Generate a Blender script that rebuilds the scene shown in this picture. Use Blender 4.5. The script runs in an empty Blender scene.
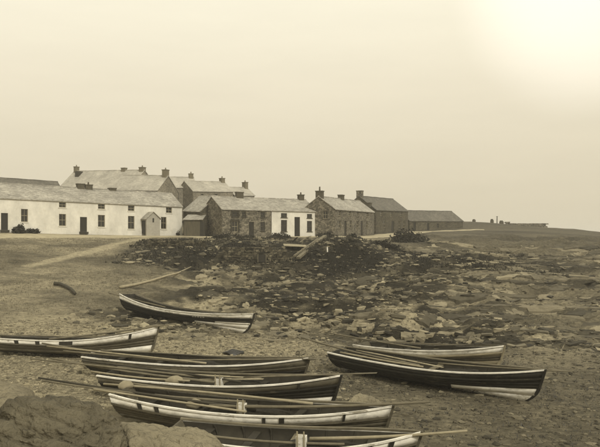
import bpy, math, random
import numpy as np
from mathutils import Vector, Matrix, Quaternion

sc = bpy.context.scene
F = 724.0; CX = 300.0; HY = 233.0; EYE = 6.5      # focal length / centre / horizon in photo pixels, eye height in metres

# ------------------------------------------------------------------ camera
cam_d = bpy.data.cameras.new('camera'); cam = bpy.data.objects.new('camera', cam_d)
sc.collection.objects.link(cam); sc.camera = cam
cam.location = (0, 0, EYE); cam.rotation_euler = (math.radians(90), 0, 0)
cam_d.sensor_width = 36.0; cam_d.lens = 36.0 * F / 600.0
cam_d.shift_y = (HY - 223.5) / 600.0
cam_d.clip_start = 0.1; cam_d.clip_end = 20000

# ------------------------------------------------------------------ sky and sun
SUN_EL, SUN_AZ = 38.0, 148.0       # degrees; azimuth clockwise from +Y: behind the camera, to its right
w = bpy.data.worlds.new('World'); sc.world = w; w.use_nodes = True
nt = w.node_tree; nt.nodes.clear()
N = nt.nodes.new; Lk = nt.links.new
out = N('ShaderNodeOutputWorld'); bg = N('ShaderNodeBackground'); bg.inputs[1].default_value = 1.0
sky = N('ShaderNodeTexSky'); sky.sky_type = 'NISHITA'; sky.sun_disc = False
sky.sun_elevation = math.radians(SUN_EL); sky.sun_rotation = math.radians(SUN_AZ)
sky.dust_density = 4.0
bw = N('ShaderNodeRGBToBW'); Lk(sky.outputs[0], bw.inputs[0])
tc = N('ShaderNodeTexCoord'); sep = N('ShaderNodeSeparateXYZ'); Lk(tc.outputs['Generated'], sep.inputs[0])
ramp = N('ShaderNodeValToRGB'); Lk(sep.outputs[2], ramp.inputs[0])
cr = ramp.color_ramp
cr.elements[0].position = 0.0; cr.elements[0].color = (0.70, 0.62, 0.45, 1)
cr.elements[1].position = 1.0; cr.elements[1].color = (0.98, 0.94, 0.80, 1)
for p_, c_ in ((0.10, (0.755, 0.675, 0.50, 1)), (0.20, (0.86, 0.78, 0.595, 1)), (0.30, (0.97, 0.905, 0.71, 1))):
    e = cr.elements.new(p_); e.color = c_
# thin overcast: long soft streaks of cloud
mp = N('ShaderNodeMapping'); mp.inputs['Scale'].default_value = (3.0, 3.0, 16.0); Lk(tc.outputs['Generated'], mp.inputs[0])
nz = N('ShaderNodeTexNoise'); nz.inputs['Scale'].default_value = 1.6; nz.inputs['Detail'].default_value = 6; nz.inputs['Roughness'].default_value = 0.6
Lk(mp.outputs[0], nz.inputs['Vector'])
mr = N('ShaderNodeMapRange'); mr.inputs[1].default_value = 0.3; mr.inputs[2].default_value = 0.7; mr.inputs[3].default_value = 0.98; mr.inputs[4].default_value = 1.02
Lk(nz.outputs[0], mr.inputs[0])
mul = N('ShaderNodeVectorMath'); mul.operation = 'MULTIPLY'; Lk(ramp.outputs[0], mul.inputs[0]); Lk(mr.outputs[0], mul.inputs[1])
# a soft bright patch added to the sky, high to the right
gd = Vector((0.40, 1.0, 0.34)).normalized()
dot = N('ShaderNodeVectorMath'); dot.operation = 'DOT_PRODUCT'; Lk(tc.outputs['Generated'], dot.inputs[0]); dot.inputs[1].default_value = gd
gr = N('ShaderNodeMapRange'); gr.interpolation_type = 'SMOOTHSTEP'
gr.inputs[1].default_value = 0.985; gr.inputs[2].default_value = 1.0; gr.inputs[3].default_value = 0.0; gr.inputs[4].default_value = 0.22
Lk(dot.outputs['Value'], gr.inputs[0])
# the physical sky's own brightness on top, greyed to the toned print
ns = N('ShaderNodeMath'); ns.operation = 'MULTIPLY'; Lk(bw.outputs[0], ns.inputs[0]); ns.inputs[1].default_value = 0.006
ad = N('ShaderNodeMath'); ad.operation = 'ADD'; Lk(gr.outputs[0], ad.inputs[0]); Lk(ns.outputs[0], ad.inputs[1])
addv = N('ShaderNodeVectorMath'); addv.operation = 'ADD'; Lk(mul.outputs[0], addv.inputs[0]); Lk(ad.outputs[0], addv.inputs[1])
Lk(addv.outputs[0], bg.inputs[0]); Lk(bg.outputs[0], out.inputs[0])

sun_d = bpy.data.lights.new('sun', 'SUN'); sun = bpy.data.objects.new('sun', sun_d); sc.collection.objects.link(sun)
sun_d.energy = 2.0; sun_d.angle = math.radians(6); sun_d.color = (1.0, 0.965, 0.87)
az, el = math.radians(SUN_AZ), math.radians(SUN_EL)
sd = Vector((math.sin(az) * math.cos(el), math.cos(az) * math.cos(el), math.sin(el)))
sun.rotation_euler = sd.to_track_quat('Z', 'Y').to_euler(); sun.location = (30, -30, 60)

vs = sc.view_settings; vs.view_transform = 'Standard'; vs.look = 'None'; vs.exposure = 0.0; vs.gamma = 1.0; vs.use_curve_mapping = False
sc.render.engine = 'CYCLES'
sc.cycles.use_denoising = True
sc.cycles.max_bounces = 6; sc.cycles.volume_bounces = 2; sc.cycles.diffuse_bounces = 3

# ------------------------------------------------------------------ helpers
rnd = random.Random(11)
rg = np.random.default_rng(7)
col = sc.collection
def W(px, py, Y): return Vector(((px - CX) / F * Y, Y, EYE - (py - HY) / F * Y))
def WX(px, Y): return (px - CX) / F * Y
def S(v, r=0.86, b=0.55): return (v, v * r, v * b, 1)

def mesh_np(name, v, f, mat=None, smooth=False):
    me = bpy.data.meshes.new(name)
    me.from_pydata([tuple(p) for p in v], [], [tuple(q) for q in f]); me.update()
    if mat: me.materials.append(mat)
    if smooth: me.polygons.foreach_set('use_smooth', [True] * len(me.polygons))
    return me
def obj(name, v, f, mat, parent=None, smooth=False, loc=None):
    o = bpy.data.objects.new(name, mesh_np(name, v, f, mat, smooth)); col.objects.link(o)
    if parent: o.parent = parent
    if loc is not None: o.location = loc
    return o
def tag(o, label, cat, group=None):
    o['label'] = label; o['category'] = cat
    if group: o['group'] = group
    return o
def empty(name, label, cat, loc, rotz=0.0, group=None):
    o = bpy.data.objects.new(name, None); col.objects.link(o); o.empty_display_size = 0.3
    o.location = loc; o.rotation_euler = (0, 0, rotz)
    return tag(o, label, cat, group)
class MB:
    def __init__(s): s.v = []; s.f = []
    def add(s, v, f):
        n = len(s.v); s.v += [tuple(p) for p in v]; s.f += [tuple(i + n for i in q) for q in f]; return s
    def box(s, x0, x1, y0, y1, z0, z1, sh=0.0):
        v = [(x, y, z + sh * x) for z in (z0, z1) for x, y in ((x0, y0), (x1, y0), (x1, y1), (x0, y1))]
        return s.add(v, [(0, 3, 2, 1), (4, 5, 6, 7), (0, 1, 5, 4), (1, 2, 6, 5), (2, 3, 7, 6), (3, 0, 4, 7)])
    def tube(s, pts, rads, n=8):
        pts = [Vector(p) for p in pts]; rings = []
        for i, p in enumerate(pts):
            t = (pts[min(i + 1, len(pts) - 1)] - pts[max(i - 1, 0)]).normalized()
            a = t.cross(Vector((0, 0, 1)))
            a = a.normalized() if a.length > 1e-4 else Vector((1, 0, 0))
            b = a.cross(t)
            rings.append([p + (a * math.cos(2 * math.pi * k / n) + b * math.sin(2 * math.pi * k / n)) * rads[i] for k in range(n)])
        v = [q for r in rings for q in r]; f = []
        for i in range(len(pts) - 1):
            for k in range(n):
                f.append((i * n + k, i * n + (k + 1) % n, (i + 1) * n + (k + 1) % n, (i + 1) * n + k))
        f.append(tuple(range(n - 1, -1, -1))); f.append(tuple((len(pts) - 1) * n + k for k in range(n)))
        return s.add(v, f)
    def build(s, name, mat, parent=None, smooth=False, loc=None): return obj(name, s.v, s.f, mat, parent, smooth, loc)

# ------------------------------------------------------------------ noise
def _h(ix, iy, seed):
    n = (ix.astype(np.int64) * 374761393 + iy.astype(np.int64) * 668265263 + seed * 974711) & 0xffffffff
    n = ((n ^ (n >> 13)) * 1274126177) & 0xffffffff
    return ((n ^ (n >> 16)) & 0xffffff) / float(0xffffff)
def vn(x, y, seed=0):
    x = np.asarray(x, float); y = np.asarray(y, float)
    ix = np.floor(x); iy = np.floor(y); fx = x - ix; fy = y - iy
    fx = fx * fx * (3 - 2 * fx); fy = fy * fy * (3 - 2 * fy)
    a = _h(ix, iy, seed); b = _h(ix + 1, iy, seed); c = _h(ix, iy + 1, seed); d = _h(ix + 1, iy + 1, seed)
    return (a + (b - a) * fx) * (1 - fy) + (c + (d - c) * fx) * fy
def fbm(x, y, sc_=1.0, o=4, seed=0, g=0.5):
    t = 0; a = 1; s = 0
    for i in range(o):
        t = t + a * (vn(np.asarray(x) / sc_ * 2 ** i + i * 17.3, np.asarray(y) / sc_ * 2 ** i - i * 9.1, seed + i) - 0.5); s += a; a *= g
    return t / s * 2          # about -1..1
def sst(a, b, x):
    t = np.clip((x - a) / (b - a), 0, 1); return t * t * (3 - 2 * t)

# ------------------------------------------------------------------ materials
def mat(name, v, rough=0.85, var=0.25, scale=2.0, bump=0.0, bscale=8.0, stretch=(1, 1, 1), spec=0.3, tint=None, detail=6, bdist=0.05, wear=None):
    m = bpy.data.materials.new(name); m.use_nodes = True; t = m.node_tree; b = t.nodes['Principled BSDF']
    b.inputs['Roughness'].default_value = rough; b.inputs['Specular IOR Level'].default_value = spec
    tc = t.nodes.new('ShaderNodeTexCoord'); mp = t.nodes.new('ShaderNodeMapping'); mp.inputs['Scale'].default_value = stretch
    t.links.new(tc.outputs['Object'], mp.inputs[0])
    oi = t.nodes.new('ShaderNodeObjectInfo')
    av = t.nodes.new('ShaderNodeVectorMath'); av.operation = 'ADD'; t.links.new(mp.outputs[0], av.inputs[0])
    sc1 = t.nodes.new('ShaderNodeMath'); sc1.operation = 'MULTIPLY'; sc1.inputs[1].default_value = 37.0; t.links.new(oi.outputs['Random'], sc1.inputs[0]); t.links.new(sc1.outputs[0], av.inputs[1])
    n = t.nodes.new('ShaderNodeTexNoise'); n.inputs['Scale'].default_value = scale; n.inputs['Detail'].default_value = detail; n.inputs['Roughness'].default_value = 0.65
    t.links.new(av.outputs[0], n.inputs['Vector'])
    r = t.nodes.new('ShaderNodeMapRange'); r.inputs[1].default_value = 0.28; r.inputs[2].default_value = 0.72; r.inputs[3].default_value = 1 - var; r.inputs[4].default_value = 1 + var
    t.links.new(n.outputs[0], r.inputs[0])
    vm = t.nodes.new('ShaderNodeVectorMath'); vm.operation = 'SCALE'; c = tint or S(v)
    vm.inputs[0].default_value = c[:3]; t.links.new(r.outputs[0], vm.inputs['Scale']); t.links.new(vm.outputs[0], b.inputs['Base Color'])
    if wear:                                             # paint chipped and rubbed through to grey wood
        nw = t.nodes.new('ShaderNodeTexNoise'); nw.inputs['Scale'].default_value = 3.0; nw.inputs['Detail'].default_value = 12; nw.inputs['Roughness'].default_value = .72
        t.links.new(av.outputs[0], nw.inputs['Vector'])
        rw = t.nodes.new('ShaderNodeMapRange'); rw.inputs[1].default_value = .55; rw.inputs[2].default_value = .62; rw.inputs[4].default_value = wear[0]; t.links.new(nw.outputs[0], rw.inputs[0])
        mx = t.nodes.new('ShaderNodeMix'); mx.data_type = 'RGBA'; t.links.new(rw.outputs[0], mx.inputs[0]); t.links.new(vm.outputs[0], mx.inputs[6]); mx.inputs[7].default_value = S(wear[1]); t.links.new(mx.outputs[2], b.inputs['Base Color'])
    if bump:
        n2 = t.nodes.new('ShaderNodeTexNoise'); n2.inputs['Scale'].default_value = bscale; n2.inputs['Detail'].default_value = 8
        t.links.new(av.outputs[0], n2.inputs['Vector'])
        bp = t.nodes.new('ShaderNodeBump'); bp.inputs['Strength'].default_value = bump; bp.inputs['Distance'].default_value = bdist
        t.links.new(n2.outputs[0], bp.inputs['Height']); t.links.new(bp.outputs[0], b.inputs['Normal'])
    return m
def cell_mat(name, v, scale, stretch, lo, hi, joint, bump=0.5, rough=0.9, tint=None):
    """rubble masonry / slates: voronoi cells with their own tone and dark joints"""
    m = bpy.data.materials.new(name); m.use_nodes = True; t = m.node_tree; b = t.nodes['Principled BSDF']; b.inputs['Roughness'].default_value = rough
    b.inputs['Specular IOR Level'].default_value = 0.25
    tc = t.nodes.new('ShaderNodeTexCoord'); mp = t.nodes.new('ShaderNodeMapping'); mp.inputs['Scale'].default_value = stretch; t.links.new(tc.outputs['Object'], mp.inputs[0])
    vo = t.nodes.new('ShaderNodeTexVoronoi'); vo.inputs['Scale'].default_value = scale; t.links.new(mp.outputs[0], vo.inputs['Vector'])
    ve = t.nodes.new('ShaderNodeTexVoronoi'); ve.feature = 'DISTANCE_TO_EDGE'; ve.inputs['Scale'].default_value = scale; t.links.new(mp.outputs[0], ve.inputs['Vector'])
    sp = t.nodes.new('ShaderNodeSeparateColor'); t.links.new(vo.outputs['Color'], sp.inputs[0])
    r = t.nodes.new('ShaderNodeMapRange'); r.inputs[3].default_value = lo; r.inputs[4].default_value = hi; t.links.new(sp.outputs[0], r.inputs[0])
    j = t.nodes.new('ShaderNodeMapRange'); j.inputs[1].default_value = 0.0; j.inputs[2].default_value = 0.09; j.inputs[3].default_value = joint; j.inputs[4].default_value = 1.0; t.links.new(ve.outputs['Distance'], j.inputs[0])
    n = t.nodes.new('ShaderNodeTexNoise'); n.inputs['Scale'].default_value = 0.5; n.inputs['Detail'].default_value = 5; t.links.new(tc.outputs['Object'], n.inputs['Vector'])
    r2 = t.nodes.new('ShaderNodeMapRange'); r2.inputs[1].default_value = 0.3; r2.inputs[2].default_value = 0.7; r2.inputs[3].default_value = 0.8; r2.inputs[4].default_value = 1.2; t.links.new(n.outputs[0], r2.inputs[0])
    m1 = t.nodes.new('ShaderNodeMath'); m1.operation = 'MULTIPLY'; t.links.new(r.outputs[0], m1.inputs[0]); t.links.new(j.outputs[0], m1.inputs[1])
    m2 = t.nodes.new('ShaderNodeMath'); m2.operation = 'MULTIPLY'; t.links.new(m1.outputs[0], m2.inputs[0]); t.links.new(r2.outputs[0], m2.inputs[1])
    vm = t.nodes.new('ShaderNodeVectorMath'); vm.operation = 'SCALE'; vm.inputs[0].default_value = (tint or S(v))[:3]; t.links.new(m2.outputs[0], vm.inputs['Scale']); t.links.new(vm.outputs[0], b.inputs['Base Color'])
    bp = t.nodes.new('ShaderNodeBump'); bp.inputs['Strength'].default_value = bump; bp.inputs['Distance'].default_value = 0.04; t.links.new(j.outputs[0], bp.inputs['Height']); t.links.new(bp.outputs[0], b.inputs['Normal'])
    return m
M = dict(
    wash=mat('whitewash', 0.78, 0.9, 0.20, 0.8, 0.3, 6, (1, 1, .7), tint=(.63, .595, .505, 1), detail=10, wear=(.18, .40)), white=mat('white_paint', 0.74, 0.6, 0.34, 5, 0.2, 12, (.4, 1, 1), tint=(.70, .66, .56, 1), detail=10, wear=(.75, .22)),
    stone=cell_mat('rubble_stone', 0.15, 4.2, (1, 1, 1.5), 0.45, 1.6, 0.5, tint=(.15, .132, .095)), stone_d=cell_mat('dark_rubble_stone', 0.085, 3.8, (1, 1, 1.5), 0.6, 1.45, 0.6),
    stone_b=cell_mat('bank_stone', 0.06, 3.0, (1, 1, 1.5), 0.3, 2.4, 0.3),
    slate=cell_mat('pale_slate', 0.33, 2.8, (1, 1.8, 1.8), 0.72, 1.25, 0.75, 0.4, 0.7, (.315, .29, .235)), slate_d=cell_mat('dark_slate', 0.11, 2.8, (1, 1.8, 1.8), 0.7, 1.3, 0.75, 0.4, 0.75, (.115, .104, .08)),
    brick=mat('chimney_stone', 0.08, 0.9, 0.3, 3, 0.3, 9), glass=mat('window_glass', 0.018, 0.12, 0.3, 1.5, spec=0.5), door=mat('door_paint', 0.022, 0.6, 0.3, 3),
    frame=mat('frame_paint', 0.26, 0.7, 0.2, 3), frame_d=mat('dark_frame', 0.06, 0.7, 0.2, 3), surround=mat('dressed_stone', 0.04, 0.85, 0.25, 3, 0.2, 8),
    plank=mat('weathered_plank', 0.09, 0.85, 0.35, 3, 0.2, 10, (1, 1, 0.25)), pale_wood=mat('bleached_wood', 0.30, 0.8, 0.25, 3, 0.2, 10),
    grey_wood=mat('grey_spar', 0.15, 0.8, 0.3, 2.5, 0.15, 12), dark_wood=mat('dark_spar', 0.05, 0.8, 0.3, 2.5, 0.15, 12),
    h_dark=mat('dark_hull_paint', 0.02, 0.65, 0.5, 4.0, 0.2, 9, (0.4, 1, 1), detail=10, wear=(.7, .07)), h_mid=mat('grey_hull_paint', 0.085, 0.7, 0.45, 4.0, 0.2, 9, (0.4, 1, 1), detail=10, wear=(.7, .16)),
    h_pale=mat('pale_hull_paint', 0.27, 0.7, 0.35, 2.0, 0.12, 9, (0.5, 1, 1)), h_in=mat('hull_inside', 0.035, 0.85, 0.35, 2.0, 0.15, 9),
    rope=mat('tarred_rope', 0.03, 0.9, 0.3, 6, 0.3, 30), canvas=mat('pale_canvas', 0.26, 0.9, 0.2, 3, 0.4, 6), net=mat('dark_net', 0.025, 0.95, 0.4, 5, 0.6, 16),
    leaf=mat('dark_leaf', 0.035, 0.8, 0.4, 1.5), grass=mat('dry_grass', 0.17, 0.9, 0.4, 0.35), weed=mat('wet_wrack', 0.02, 0.5, 0.4, 4, 0.3, 12, spec=0.5),
    sea=mat('grey_sea', 0.16, 0.2, 0.15, 0.05, 0.2, 0.8, spec=0.5),
)
M['stone_hazed'] = cell_mat('hazed_rear_stone', .2, 3.8, (1, 1, 1.5), .7, 1.3, .7, tint=(.21, .185, .135)); M['slate_hazed'] = cell_mat('hazed_rear_slate', .4, 2.8, (1, 1.8, 1.8), .85, 1.15, .85, .3, .7, (.37, .34, .275))  # rear houses: fading by haze is put into these paler wall and roof colours
M['brick_hazed'] = mat('hazed_rear_chimney', .16, .9, .25, 3); M['porch'] = mat('grey_porch_render', .3, .9, .15, 2, .2, 8, tint=(.33, .305, .25, 1))  # rear chimneys lightened for the same haze fade; porch keeps its own grey
# foreshore rock and boulders: pale worn tops, dark weed by noise, fine relief
def rock_mat(name, v, lo, hi, scale, bump=0.8, bscale=2.5, bdist=0.3):
    m = mat(name, v, 0.9, 0.3, scale, bump, bscale, detail=12, bdist=bdist)
    t = m.node_tree
    for n in t.nodes:
        if n.type == 'MAP_RANGE': n.inputs[3].default_value = lo; n.inputs[4].default_value = hi
    return m
M['rock'] = rock_mat('shore_rock', 0.20, 0.5, 1.6, 1.1)
M['rock_near'] = rock_mat('near_rock', 0.12, 0.3, 1.7, 0.7, 1.0, 5.0)
M['rock_pale'] = rock_mat('pale_rock', 0.23, 0.6, 1.4, 0.9, 1.0, 5.0)
def toned(name, bump=.3):
    m = mat(name, .5, .9, .25, 2.5, bump, 7); t = m.node_tree
    a = t.nodes.new('ShaderNodeAttribute'); a.attribute_name = 'tone'
    vm = [n for n in t.nodes if n.type == 'VECT_MATH' and n.operation == 'SCALE'][0]; t.links.new(a.outputs['Color'], vm.inputs[0])
    return m
M['pebble'] = toned('shore_stone')

# ------------------------------------------------------------------ terrain
YK = np.array([-60, 0, 10, 14, 18, 22, 28, 34, 40, 46, 52, 58, 66, 72, 76, 80, 86, 93, 100, 115, 145, 170, 220, 400, 4000.])
COLS = {
 -300: [3, 5, 3, 1.5, .4, .3, .3, .3, .4, 1.0, 1.8, 2.8, 4.2, 5.1, 5.7, 6.2, 6.8, 7.2, 7.6, 8.6, 10.5, 12, 14, 18, 20],
 -40: [3, 5, 2.4, 1.2, .2, .0, .0, .05, .25, .75, 1.5, 2.4, 3.9, 5.0, 5.6, 6.15, 6.75, 7.0, 7.3, 8.2, 9.8, 10.5, 11, 12, 12],
 -18: [4, 5, 2.4, 1.1, .1, -.1, -.05, .0, .10, .5, 1.15, 1.95, 3.1, 3.85, 4.3, 4.8, 5.5, 5.95, 6.1, 7.6, 9.3, 10, 10.5, 11, 10],
 -6: [4, 5, 2.4, 1.1, .0, -.2, -.1, 0, .0, .15, .8, 1.3, 2.1, 2.45, 4.9, 5.35, 5.7, 5.95, 6.0, 6.9, 8.2, 9, 9, 8, 8],
 4: [4, 5, 2.4, 1.1, -.1, -.3, -.15, 0, .0, .1, .7, 1.1, 1.9, 2.35, 4.7, 5.25, 5.65, 5.95, 6.05, 6.3, 7.2, 8, 8, 6, 6],
 15: [3, 4, 2.0, .8, -.2, -.4, -.25, -.1, .0, .3, .9, 1.45, 2.25, 2.85, 3.2, 3.7, 4.4, 5.0, 5.5, 6.2, 6.9, 8.2, 8, 5, 4],
 40: [1, 2, 1.2, .4, -.4, -.5, -.4, -.2, -.05, .1, .5, 1.0, 1.75, 2.3, 2.7, 3.1, 3.7, 4.3, 5.0, 6.0, 7.2, 9.3, 7.5, -3, -6],
 62: [-.5, 0, -.4, -.5, -.6, -.6, -.6, -.5, -.3, -.1, .1, .3, .8, 1.2, 1.5, 1.9, 2.4, 3.0, 3.6, 4.9, 6.3, 7.6, 4.0, -4, -6],
 76: [-1, -.8, -.9, -1, -1, -1, -1, -1, -.8, -.6, -.5, -.3, .1, .5, .8, 1.1, 1.6, 2.1, 2.6, 3.7, 5.1, 6.1, 2.5, -5, -6],
 110: [-2, -2, -2, -2, -2, -2, -2, -2, -1.8, -1.7, -1.6, -1.4, -1.1, -.8, -.6, -.3, 0, .4, .7, 1.6, 2.6, 2.0, -1, -6, -6],
 200: [-6] * 25,
}
XK = np.array(sorted(COLS)); TAB = np.array([COLS[x] for x in XK])
def base_h(X, Y):
    X = np.asarray(X, float); Y = np.asarray(Y, float)
    Yw = Y; out_ = np.zeros(np.broadcast(X, Y).shape)
    rows = [np.interp(Yw, YK, TAB[i]) for i in range(len(XK))]
    i = np.clip(np.searchsorted(XK, X) - 1, 0, len(XK) - 2)
    t = np.clip((X - XK[i]) / (XK[i + 1] - XK[i]), 0, 1); t = t * t * (3 - 2 * t) * 0.5 + t * 0.5
    R = np.stack([np.broadcast_to(r, out_.shape) for r in rows])
    a = np.take_along_axis(R, i[None], 0)[0]; b = np.take_along_axis(R, (i + 1)[None], 0)[0]
    return a * (1 - t) + b * t
def rock_mask(X, Y):
    n = fbm(X, Y, 9, 3, 31)
    left = sst(-17, -9, X + n * 4 - (Y - 50) * 0.02)
    m = left * sst(43, 50, Y + n * 4) * (1 - sst(73, 80, Y + n * 3) * (1 - sst(8, 18, X)))
    right = sst(10, 18, X + n * 5) * sst(34, 42, Y + n * 4)
    m = np.maximum(m, right) * (1 - sst(105, 130, Y))
    strip = sst(1, 5, X) * sst(37, 43, Y + n * 3)
    return np.clip(np.maximum(m, strip * (1 - sst(80, 90, Y))), 0, 1)
def H(X, Y):
    X = np.asarray(X, float); Y = np.asarray(Y, float); shp = np.broadcast(X, Y).shape
    X = np.broadcast_to(X, shp).reshape(-1); Y = np.broadcast_to(Y, shp).reshape(-1)
    h = (base_h(X, Y) + base_h(X, Y - 1.4) + base_h(X, Y + 1.4)) / 3
    rm = rock_mask(X, Y)
    calm = 1 - 0.75 * sst(82, 90, Y) * (1 - sst(5, 25, X))
    h = h + calm * (0.14 * fbm(X, Y, 7, 3, 3) + 0.07 * fbm(X, Y, 1.6, 3, 5))
    # bedded rock: ledges that run across the view
    q = (h + 0.75 * fbm(X * 0.45, Y, 6.0, 4, 41) + 0.02 * X) / 0.42
    fl = np.floor(q); fr = q - fl
    ter = (fl + sst(0.55, 1.0, fr)) * 0.42 - 0.02 * X - 0.75 * fbm(X * 0.45, Y, 6.0, 4, 41) * 0.45
    q2 = fbm(X * .35, Y, 2.2, 4, 49) * 5.0 + .5 * fbm(X, Y, .8, 2, 51); f2 = np.floor(q2); rk = ter + 0.10 * fbm(X * 0.6, Y, 1.7, 4, 47) + .24 * (f2 + sst(.7, 1.0, q2 - f2))
    h = h * (1 - rm) + rk * rm
    # rough hummocks on the bank below the stone cottages
    bank = sst(70, 75, Y) * (1 - sst(84, 90, Y)) * sst(-20, -14, X) * (1 - sst(16, 24, X))
    h = h + bank * (0.75 * fbm(X, Y, 3.0, 4, 61) + .3 * np.abs(fbm(X, Y, .9, 3, 63)))
    mound = np.exp(-(((X - 3.0) / 3.2) ** 2 + ((Y - 77) / 2.6) ** 2)) * 0.25
    gul = np.exp(-(((X + 9.4) / 0.9) ** 2 + ((Y - 78) / 5.0) ** 2)) * 1.1
    h = h + mound - gul
    return h.reshape(shp)
def h1(x, y): return float(H(np.array([x]), np.array([y]))[0])

def spread(lo, hi, step, far_lo, far_hi, g=1.12):
    a = list(np.arange(lo, hi + 1e-6, step)); s = step
    while a[-1] < far_hi: s *= g; a.append(a[-1] + s)
    s = step
    while a[0] > far_lo: s *= g; a.insert(0, a[0] - s)
    return np.array(a)
gx = spread(-36, 46, 0.22, -4000, 4000); gy = spread(16, 90, 0.20, -500, 4000, 1.05)
GX, GY = np.meshgrid(gx, gy)
GZ = H(GX, GY)
nx, ny = len(gx), len(gy)
me = bpy.data.meshes.new('ground')
co = np.stack([GX, GY, GZ], -1).reshape(-1, 3)
idx = np.arange(nx * ny).reshape(ny, nx)
q = np.stack([idx[:-1, :-1], idx[:-1, 1:], idx[1:, 1:], idx[1:, :-1]], -1).reshape(-1, 4)
me.vertices.add(len(co)); me.vertices.foreach_set('co', co.ravel())
me.loops.add(q.size); me.loops.foreach_set('vertex_index', q.ravel().astype(np.int32))
me.polygons.add(len(q)); me.polygons.foreach_set('loop_start', (np.arange(len(q)) * 4).astype(np.int32)); me.polygons.foreach_set('loop_total', np.full(len(q), 4, np.int32))
me.polygons.foreach_set('use_smooth', np.ones(len(q), bool)); me.update(calc_edges=True)
# what the ground is made of (own colour of grass, shingle, bare rock, wrack)
X, Y = GX, GY
RM = rock_mask(X, Y)
grass = 0.19 + 0.13 * fbm(X * .7, Y, 4, 5, 71) + 0.10 * fbm(X * .6, Y, 0.9, 4, 73)
far = 0.085 + 0.05 * fbm(X * 0.5, Y, 12, 4, 75)
grass = grass * (1 - sst(95, 120, Y)) + far * sst(95, 120, Y)
shing = 0.32 + 0.06 * fbm(X, Y, 3, 3, 81) + 0.07 * fbm(X, Y, 0.5, 2, 83)
sm = sst(-13, -9, X) * (1 - sst(-1, 2, X)) * sst(29, 33, Y) * (1 - sst(44, 50, Y))
sm = np.maximum(sm, 0.45 * (1 - sst(-9, -5, X)) * sst(26, 30, Y) * (1 - sst(46, 60, Y)))
dark = 0.125 + 0.045 * fbm(X, Y, 4, 4, 91) + 0.04 * fbm(X, Y, 0.8, 3, 93)
dm = sst(-3, 3, X + fbm(X, Y, 5, 3, 95) * 3) * (1 - sst(33, 41, Y)) * sst(14, 18, Y)
wn = .75 * fbm(X * 0.38, Y, 3.2, 5, 97) + 0.6 * fbm(X * 0.4, Y, 1.0, 4, 99)
rockc = 0.028 + 0.28 * sst(-0.10, 0.42, wn)
rs_ = sst(8, 26, X); wn2 = fbm(X * 0.16, Y, 2.6, 5, 197) + .25 * fbm(X * .3, Y, .8, 3, 199)
rockc = rockc * (1 - rs_) + (0.055 + 0.16 * sst(-.25, .45, wn2)) * rs_
c = grass * (1 - sm) + shing * sm
c = c * (1 - dm) + dark * dm
c = c * (1 - RM) + rockc * RM
bk = sst(68, 73, Y) * (1 - sst(82, 88, Y)) * sst(-20.5, -16.5, X + (80 - Y) * .22 + fbm(X, Y, 3, 3, 107) * 1.5) * (1 - sst(20, 34, X))
bankc = 0.016 + 0.06 * sst(-0.1, 0.6, fbm(X, Y, 2.2, 4, 101))
c = c * (1 - bk) + bankc * bk
hill = sst(14, 24, X) * sst(80, 95, Y)
c = c * (1 - hill) + (0.085 + 0.055 * fbm(X * 0.3, Y, 4, 5, 105)) * hill
def pdist(P):
    d_ = np.full(X.shape, 1e9)
    for a, b2 in zip(P[:-1], P[1:]):
        a = np.array(a); b2 = np.array(b2); u = np.clip(((X - a[0]) * (b2 - a)[0] + (Y - a[1]) * (b2 - a)[1]) / ((b2 - a) ** 2).sum(), 0, 1)
        d_ = np.minimum(d_, np.hypot(X - a[0] - u * (b2 - a)[0], Y - a[1] - u * (b2 - a)[1]))
    return d_
pw = pdist([(-19.2, 91), (-20.2, 85.5), (-21.6, 79), (-23.2, 73), (-25, 67)]) + .5 * fbm(X, Y, 2.5, 4, 141)      # trodden path down the slope
c = c + (0.34 - c) * (1 - sst(.35, 1.1, pw)) * .85
pw = pdist([(-44, 80), (-34, 81.5), (-27, 85.5), (-21, 90)]) + .7 * fbm(X, Y, 3, 4, 143)
c = c + (0.30 - c) * (1 - sst(.6, 2.2, pw)) * .7
c = np.clip(c, 0.014, 0.5).reshape(-1)
ca = me.color_attributes.new('tone', 'FLOAT_COLOR', 'POINT')
ca.data.foreach_set('color', np.stack([c, c * 0.86, c * 0.55, np.ones_like(c)], -1).ravel().astype(np.float32))
gm = bpy.data.materials.new('ground_cover'); gm.use_nodes = True; t = gm.node_tree; b = t.nodes['Principled BSDF']
b.inputs['Roughness'].default_value = 0.92; b.inputs['Specular IOR Level'].default_value = 0.2
at_ = t.nodes.new('ShaderNodeAttribute'); at_.attribute_name = 'tone'
tcg = t.nodes.new('ShaderNodeTexCoord')
n1 = t.nodes.new('ShaderNodeTexNoise'); n1.inputs['Scale'].default_value = 3.5; n1.inputs['Detail'].default_value = 9; n1.inputs['Roughness'].default_value = 0.75
t.links.new(tcg.outputs['Object'], n1.inputs['Vector'])
r1 = t.nodes.new('ShaderNodeMapRange'); r1.inputs[1].default_value = 0.32; r1.inputs[2].default_value = 0.68; r1.inputs[3].default_value = 0.5; r1.inputs[4].default_value = 1.5; t.links.new(n1.outputs[0], r1.inputs[0])
vm = t.nodes.new('ShaderNodeVectorMath'); vm.operation = 'SCALE'; t.links.new(at_.outputs['Color'], vm.inputs[0]); t.links.new(r1.outputs[0], vm.inputs['Scale']); t.links.new(vm.outputs[0], b.inputs['Base Color'])
mpg = t.nodes.new('ShaderNodeMapping'); mpg.inputs['Scale'].default_value = (.9, 3.2, 3.2); t.links.new(tcg.outputs['Object'], mpg.inputs[0])
n2 = t.nodes.new('ShaderNodeTexNoise'); n2.inputs['Scale'].default_value = 1.3; n2.inputs['Detail'].default_value = 10; n2.inputs['Roughness'].default_value = 0.7; n2.inputs['Distortion'].default_value = .6
t.links.new(mpg.outputs[0], n2.inputs['Vector'])
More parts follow.
